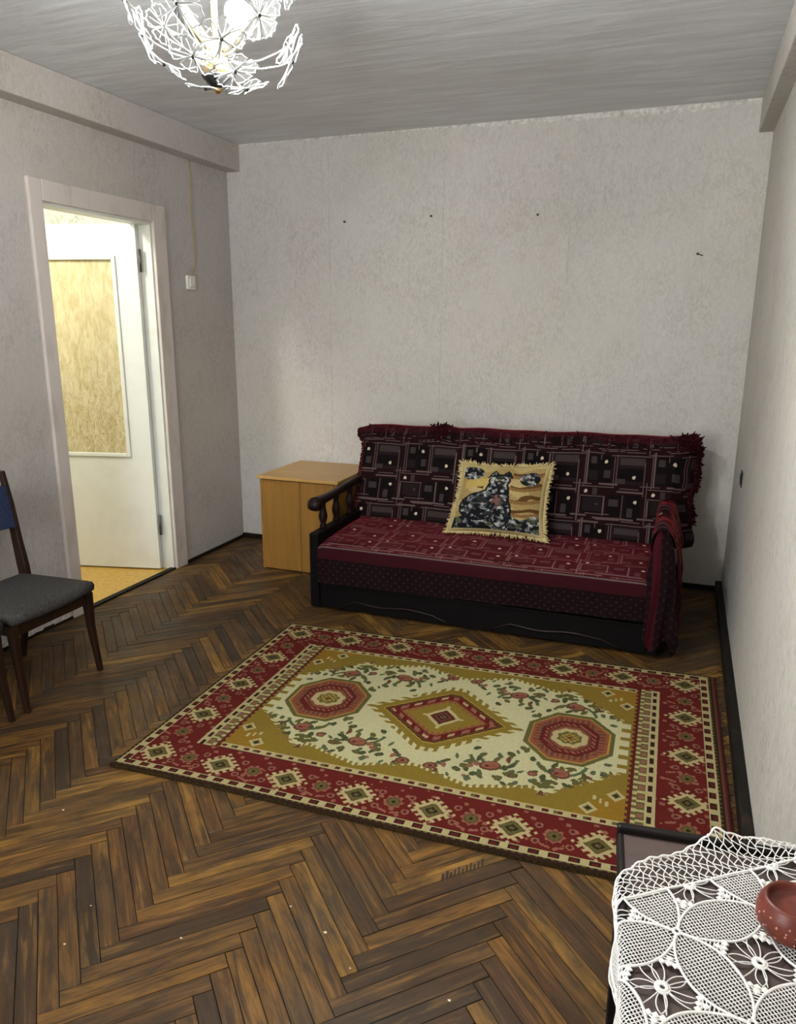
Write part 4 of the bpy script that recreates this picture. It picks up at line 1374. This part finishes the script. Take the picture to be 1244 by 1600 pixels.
FL = [((-1.002, 1.420, 2.063), .058, None), ((-1.140, 1.490, 2.045), .052, (-.85, -.35, -.25)), ((-1.128, 1.540, 2.003), .054, (-.55, -.2, -.8)), ((-1.020, 1.490, 1.992), .050, None),
      ((-.945, 1.484, 2.014), .048, None), ((-.960, 1.555, 1.976), .050, None), ((-1.060, 1.590, 1.962), .046, (-.15, .12, -1)), ((-.985, 1.640, 1.966), .052, (.22, .25, -.95)),
      ((-.890, 1.680, 2.022), .060, (.75, .45, -.45)), ((-.876, 1.519, 2.060), .054, None), ((-.925, 1.735, 2.075), .050, None), ((-1.030, 1.787, 2.161), .05, None),
      ((-1.130, 1.740, 2.09), .052, None), ((-1.205, 1.650, 2.12), .052, None), ((-1.190, 1.500, 2.12), .05, None), ((-.855, 1.600, 2.15), .054, None), ((-.90, 1.47, 2.14), .05, None), ((-1.08, 1.42, 2.15), .05, None)]
for i, (c, sz, nn) in enumerate(FL):
    c = Vector(c)
    nrm = Vector(nn) if nn else (c - BCN)
    flower(c, nrm, sz, i * 1.13 + .3)
    # wire from hub to flower, bowed outwards
    b0 = HC + Vector((c.x - HC.x, c.y - HC.y, 0)).normalized() * .02 if (c - HC).xy.length > .01 else HC
    mid_ = b0.lerp(c, .55); mid_.z -= .018
    part('arm', B().tube([b0, b0.lerp(mid_, .5) - Vector((0, 0, .008)), mid_, mid_.lerp(c, .6) - Vector((0, 0, .003)), c], .0018, 5), WIRE, cl, smooth=True)

# ================================================================== TABLE, LACE, BOWL
TO = Vector((-.034, 1.085, 0)); TA = math.radians(6.0)
tex = Vector((math.cos(TA), math.sin(TA), 0)); tey = Vector((-math.sin(TA), math.cos(TA), 0))
TW, TL, TZ = .272, .62, .680
def tb(a, b, z):
    """a across from the left edge, b back from the far edge towards the camera"""
    return TO + tex * a - tey * b + Vector((0, 0, z))
def tbox(bb, a0, a1, b0, b1, z0, z1):
    q = lambda z: [tb(a0, b1, z), tb(a1, b1, z), tb(a1, b0, z), tb(a0, b0, z)]
    return bb.hexa(q(z0), q(z1))
tab = thing('side_table', (TO.x + .13, TO.y - .3, 0), 'narrow dark wooden table with raised rim under the white lace cloth, by the right wall', 'table')
part('table_top', tbox(B(), .004, TW - .004, .004, TL - .004, TZ - .022, TZ), TABLEWOOD, tab, bevel=.002)
for a0, a1, b0, b1 in ((0, TW, 0, .014), (0, TW, TL - .014, TL), (0, .010, .015, TL - .015), (TW - .010, TW, .015, TL - .015)):
    part('rim', tbox(B(), a0, a1, b0, b1, TZ - .030, TZ + (.012 if b0 < .01 and a1 > .1 else .003)), TABLERIM, tab, bevel=.004)
for a, b in ((.02, .03), (TW - .02, .03), (.02, TL - .03), (TW - .02, TL - .03)):
    q = lambda z, h: [tb(a - h, b + h, z), tb(a + h, b + h, z), tb(a + h, b - h, z), tb(a - h, b - h, z)]
    part('leg', B().hexa(q(0, .010), q(TZ - .030, .016)), TABLERIM, tab, bevel=.003)
part('apron', tbox(B(), .03, TW - .03, .022, .036, TZ - .10, TZ - .031), TABLERIM, tab)
part('apron', tbox(B(), .012, .026, .05, TL - .05, TZ - .10, TZ - .031), TABLERIM, tab)

lace = thing('lace_tablecloth', (.1, .8, TZ), 'white crocheted lace tablecloth with petal motifs spread over the dark table', 'tablecloth')
NA = np.array([.057, .888]); E1 = np.array([.082, -.112]); E2 = np.array([.112, .082]); LA = .1389
e1h, e2h = E1 / LA, E2 / LA
def drape(p, lift=0.0):
    """flat cloth point (world xy) -> draped 3D point"""
    q = Vector((p[0], p[1], 0)) - Vector((TO.x, TO.y, 0))
    a = q.dot(tex); b = -q.dot(tey)
    z = TZ + .0048 + lift
    wob = .0016 * math.sin(a * 55 + b * 20) * math.sin(b * 47) + .001
    z += max(0, wob)
    r = .008
    if a < .004:
        s = .004 - a
        if s < r * PI / 2:
            an = s / r
            a = .004 - r * math.sin(an); z -= r * (1 - math.cos(an))
        else:
            dn = s - r * PI / 2
            a = .004 - r - .05 * dn - .004 * math.sin(b * 60) * min(1, dn / .02); z -= r + dn * .995
    if b < .018:
        s = (.018 - b)
        z += .012 * min(1, s / .012)
        if b < -.004:
            z -= (-.004 - b) * 1.4
            b = b * .4
    # little fold in the net near the far edge
    s2 = (p[0] - NA[0]) * e2h[0] + (p[1] - NA[1]) * e2h[1]; d2 = -((p[0] - NA[0]) * e1h[0] + (p[1] - NA[1]) * e1h[1])
    if d2 > .085:
        k = min(1, (d2 - .085) / .05)
        z += k * (0.006 * math.exp(-((s2 - .165) / .022) ** 2) + .004 * math.sin(s2 * 52) + .005)
    return tb(a, b, z)
def outer(s):
    return float(np.interp(s, [-.2, -.075, -.027, .03, .098, .158, .172, .209, .265, .4], [.07, .095, .112, .124, .132, .138, .132, .118, .100, .09]))
def ok(p, net=False):
    q = Vector((p[0] - TO.x, p[1] - TO.y, 0))
    a = q.dot(tex); b = -q.dot(tey)
    if a < -.062 or a > TW - .012 or b > .50 or b < -.03:
        return False
    s = (p[0] - NA[0]) * e2h[0] + (p[1] - NA[1]) * e2h[1]; d = -((p[0] - NA[0]) * e1h[0] + (p[1] - NA[1]) * e1h[1])
    return d < (outer(s) if net else .0705)
def thread(bb, pts, r, n=4, net=False, lift=0.0, step=.006):
    """pts flat; resampled, clipped to the cloth and draped"""
    P = [np.array(p, float) for p in pts]
    dense = []
    for i in range(len(P) - 1):
        l = np.linalg.norm(P[i + 1] - P[i]); k = max(1, int(math.ceil(l / step)))
        dense += [P[i] + (P[i + 1] - P[i]) * j / k for j in range(k)]
    dense.append(P[-1])
    run = []
    for p in dense + [None]:
        if p is not None and ok(p, net):
            run.append(drape(p, lift))
        else:
            if len(run) > 1:
                bb.tube(run, r, n)
            run = []
def lens(P0, P1, t, s, hw):
    """point on a petal between P0 and P1: t along, s across in -1..1"""
    d = P1 - P0; l = np.linalg.norm(d); nn = np.array([-d[1], d[0]]) / l
    return P0 + d * t + nn * (s * hw * l * math.sin(PI * min(max(t, 0), 1)) ** .8)
petals_xy = []
HW = .245
def in_petal(p):
    for P0, P1 in petals_xy:
        d = P1 - P0; l = np.linalg.norm(d); r = p - P0
        t = r.dot(d) / l / l
        if -.0 < t < 1.0:
            s = abs(r[0] * -d[1] + r[1] * d[0]) / l
            if s < HW * l * math.sin(PI * t) ** .8 + .0025:
                return True
    return False
nodes = [(i, j) for i in range(-3, 5) for j in range(-4, 4)]
npos = lambda i, j: NA + E1 * i + E2 * j
for i, j in nodes:
    for di, dj in ((1, 0), (0, 1)):
        P0, P1 = npos(i, j), npos(i + di, j + dj)
        if any(ok(P0 + (P1 - P0) * t) for t in (0.05, .25, .5, .75, .95)):
            petals_xy.append((P0, P1))
for P0, P1 in petals_xy:
    bb = B()
    for s in (-1, 1):
        thread(bb, [lens(P0, P1, t, s, HW) for t in np.linspace(.02, .98, 22)], .0019, 5, lift=.0006)
    d = P1 - P0; l = np.linalg.norm(d); dh = d / l; nh = np.array([-dh[1], dh[0]])
    pitch = .0046
    for k in range(-9, 10):                          # lines along the petal
        off = k * pitch
        ts = [t for t in np.linspace(0.03, .97, 40) if abs(off) < HW * l * math.sin(PI * t) ** .8]
        if len(ts) > 1:
            thread(bb, [P0 + d * ts[0] + nh * off, P0 + d * ts[-1] + nh * off], .00082, 3, step=.012)
    k = .012
    while k < l - .008:                              # lines across
        wv = HW * l * math.sin(PI * k / l) ** .8
        if wv > .002:
            thread(bb, [P0 + dh * k - nh * wv, P0 + dh * k + nh * wv], .00088, 3, step=.012)
        k += pitch
    if bb.v:
        part('petal', bb, COTTON, lace, smooth=True)
fil = B()
for i, j in nodes:
    thread(fil, [npos(i, j) + .0045 * np.array([math.cos(k), math.sin(k)]) for k in np.linspace(0, 2 * PI, 12)], .0022, 5, lift=.001, step=.003)
for i, j in nodes:
    c = npos(i, j) + (E1 + E2) / 2
    corners = [npos(i, j), npos(i + 1, j), npos(i + 1, j + 1), npos(i, j + 1)]
    if not any(ok(c + np.array([math.cos(k), math.sin(k)]) * r) for k in range(6) for r in (.0, .06)):
        continue
    bb = B()
    # woven eye and curling spokes
    thread(bb, [c + .0055 * np.array([math.cos(k), math.sin(k)]) for k in np.linspace(0, 2 * PI, 14)], .0026, 6, step=.003)
    thread(bb, [c + .0085 * np.array([math.cos(k), math.sin(k)]) for k in np.linspace(0, 2 * PI, 16)], .0016, 5, step=.003)
    ns = 17
    for k in range(ns):
        th = 2 * PI * k / ns + .2 * math.sin(k * 3.1)
        sw_ = .45 * math.sin(k * 1.7)
        pts = [c + r * np.array([math.cos(th + sw_ * ((r - .01) / .03) ** 2), math.sin(th + sw_ * ((r - .01) / .03) ** 2)]) for r in np.linspace(.009, .037, 7)]
        thread(bb, pts, .00085, 4)
    if bb.v:
        part('spider_flower', bb, COTTON, lace, smooth=True)
    # popcorn chequer between flower and petals
    px_ = .0058
    for ia in range(-13, 14):
        for ib in range(-13, 14):
            p = c + e1h * (ia * px_) + e2h * (ib * px_)
            r = np.linalg.norm(p - c)
            if abs(ia * px_) > LA / 2 or abs(ib * px_) > LA / 2 or r < .037 or in_petal(p) or not ok(p):
                continue
            near = min(np.linalg.norm(p - q) for q in corners)
            if near < .042:
                continue
            if (ia + ib) % 2 == 0:
                h = px_ * .60
                fil.hexa([drape(p + e1h * (sa * h) + e2h * (sb * h)) for sa, sb in ((-1, -1), (1, -1), (1, 1), (-1, 1))],
                         [drape(p + e1h * (sa * h * .8) + e2h * (sb * h * .8), .0016) for sa, sb in ((-1, -1), (1, -1), (1, 1), (-1, 1))])
    # ladder bars in the wedges next to each node
    for q, (ua, ub) in zip(corners, ((e1h, e2h), (-e1h, e2h), (-e1h, -e2h), (e1h, -e2h))):
        for k in range(9):
            dd = .010 + k * .0045
            tt = dd / LA
            wv = HW * LA * math.sin(PI * tt) ** .8
            A0 = q + ua * dd + ub * wv; B0 = q + ub * dd + ua * wv
            if (dd - wv) > .001:
                thread(fil, [A0, B0], .0010, 4)
        dd = .052; wv = HW * LA * math.sin(PI * dd / LA) ** .8
        thread(fil, [q + ua * dd + ub * wv, q + (ua + ub) * .036, q + ub * dd + ua * wv], .0012, 4)
part('chequer_filling', fil, COTTON, lace, kind='stuff')
# thick cord along the end of the motif field, net border beyond it
net = B()
base = lambda s, d: NA + e2h * s - e1h * d
thread(net, [base(s, .0702) for s in np.linspace(-.16, .32, 90)], .0019, 5, net=True)
rows = 8
csz = .0125
for r in range(rows + 1):
    for k in range(-14, 28):
        def np_(kk, rr):
            s = kk * csz
            f = rr / rows
            return base(s + .004 * math.sin(rr * 2.1 + kk), .071 + f * (outer(s) - .0725))
        o2 = .5 if r % 2 else 0
        if r < rows:
            thread(net, [np_(k + o2, r), np_(k + o2 + .5, r + 1)], .00085, 4, net=True, step=.004)
            thread(net, [np_(k + o2, r), np_(k + o2 - .5, r + 1)], .00085, 4, net=True, step=.004)
thread(net, [base(s, outer(s) - .0022 - .0015 * math.sin(s * 260)) for s in np.linspace(-.16, .32, 200)], .0017, 5, net=True, step=.003)
# scalloped hem of the hanging left side
pts = []
for b in np.linspace(.10, .50, 160):
    p = tb(-.058 - .004 * abs(math.sin(b * 110)), b, 0)
    pts.append(np.array([p.x, p.y]))
thread(net, pts, .0016, 5, net=True, step=.004)
for k in range(40):
    b = .10 + k * .01
    for dd in (0, .006, .012):
        p, q = tb(-.046 - dd * 0 - .0, b + dd, 0), tb(-.058, b + dd + .006, 0)
        thread(net, [(p.x, p.y), (q.x, q.y)], .0008, 3, net=True)
part('net_border', net, COTTON, lace, smooth=True, kind='stuff')

# clay bowl, cropped by the right edge of the frame
BO = Vector((.1925, .934, TZ + .0105))
bowl = thing('clay_bowl', BO, 'red-brown clay bowl with pale dots standing on the lace tablecloth', 'bowl')
prof = [(.024, 0), (.030, .001), (.037, .008), (.0415, .019), (.0425, .028), (.040, .039), (.0355, .047), (.0335, .050), (.0315, .050), (.0300, .047), (.0290, .040), (.026, .036), (.010, .034)]
part('body', B().lathe(prof, 48, BO), CLAY, bowl, smooth=True)
bb = B()
for ring_, (r, h, nn) in enumerate(((.0417, .019, 20), (.0427, .028, 22), (.0385, .010, 18), (.0402, .038, 20))):
    for k in range(nn):
        th = 2 * PI * (k + .5 * (ring_ % 2) + .15 * math.sin(k * 5.0 + ring_)) / nn
        hh = h + .004 * math.sin(k * 3.7 + ring_)
        bb.ball((BO.x + r * math.cos(th), BO.y + r * math.sin(th), BO.z + hh), .0013 + .0006 * math.sin(k * 2.3), 6, 4)
part('slip_dots', bb, CLAYDOT, bowl, smooth=True, kind='stuff', label='raised pale dots')
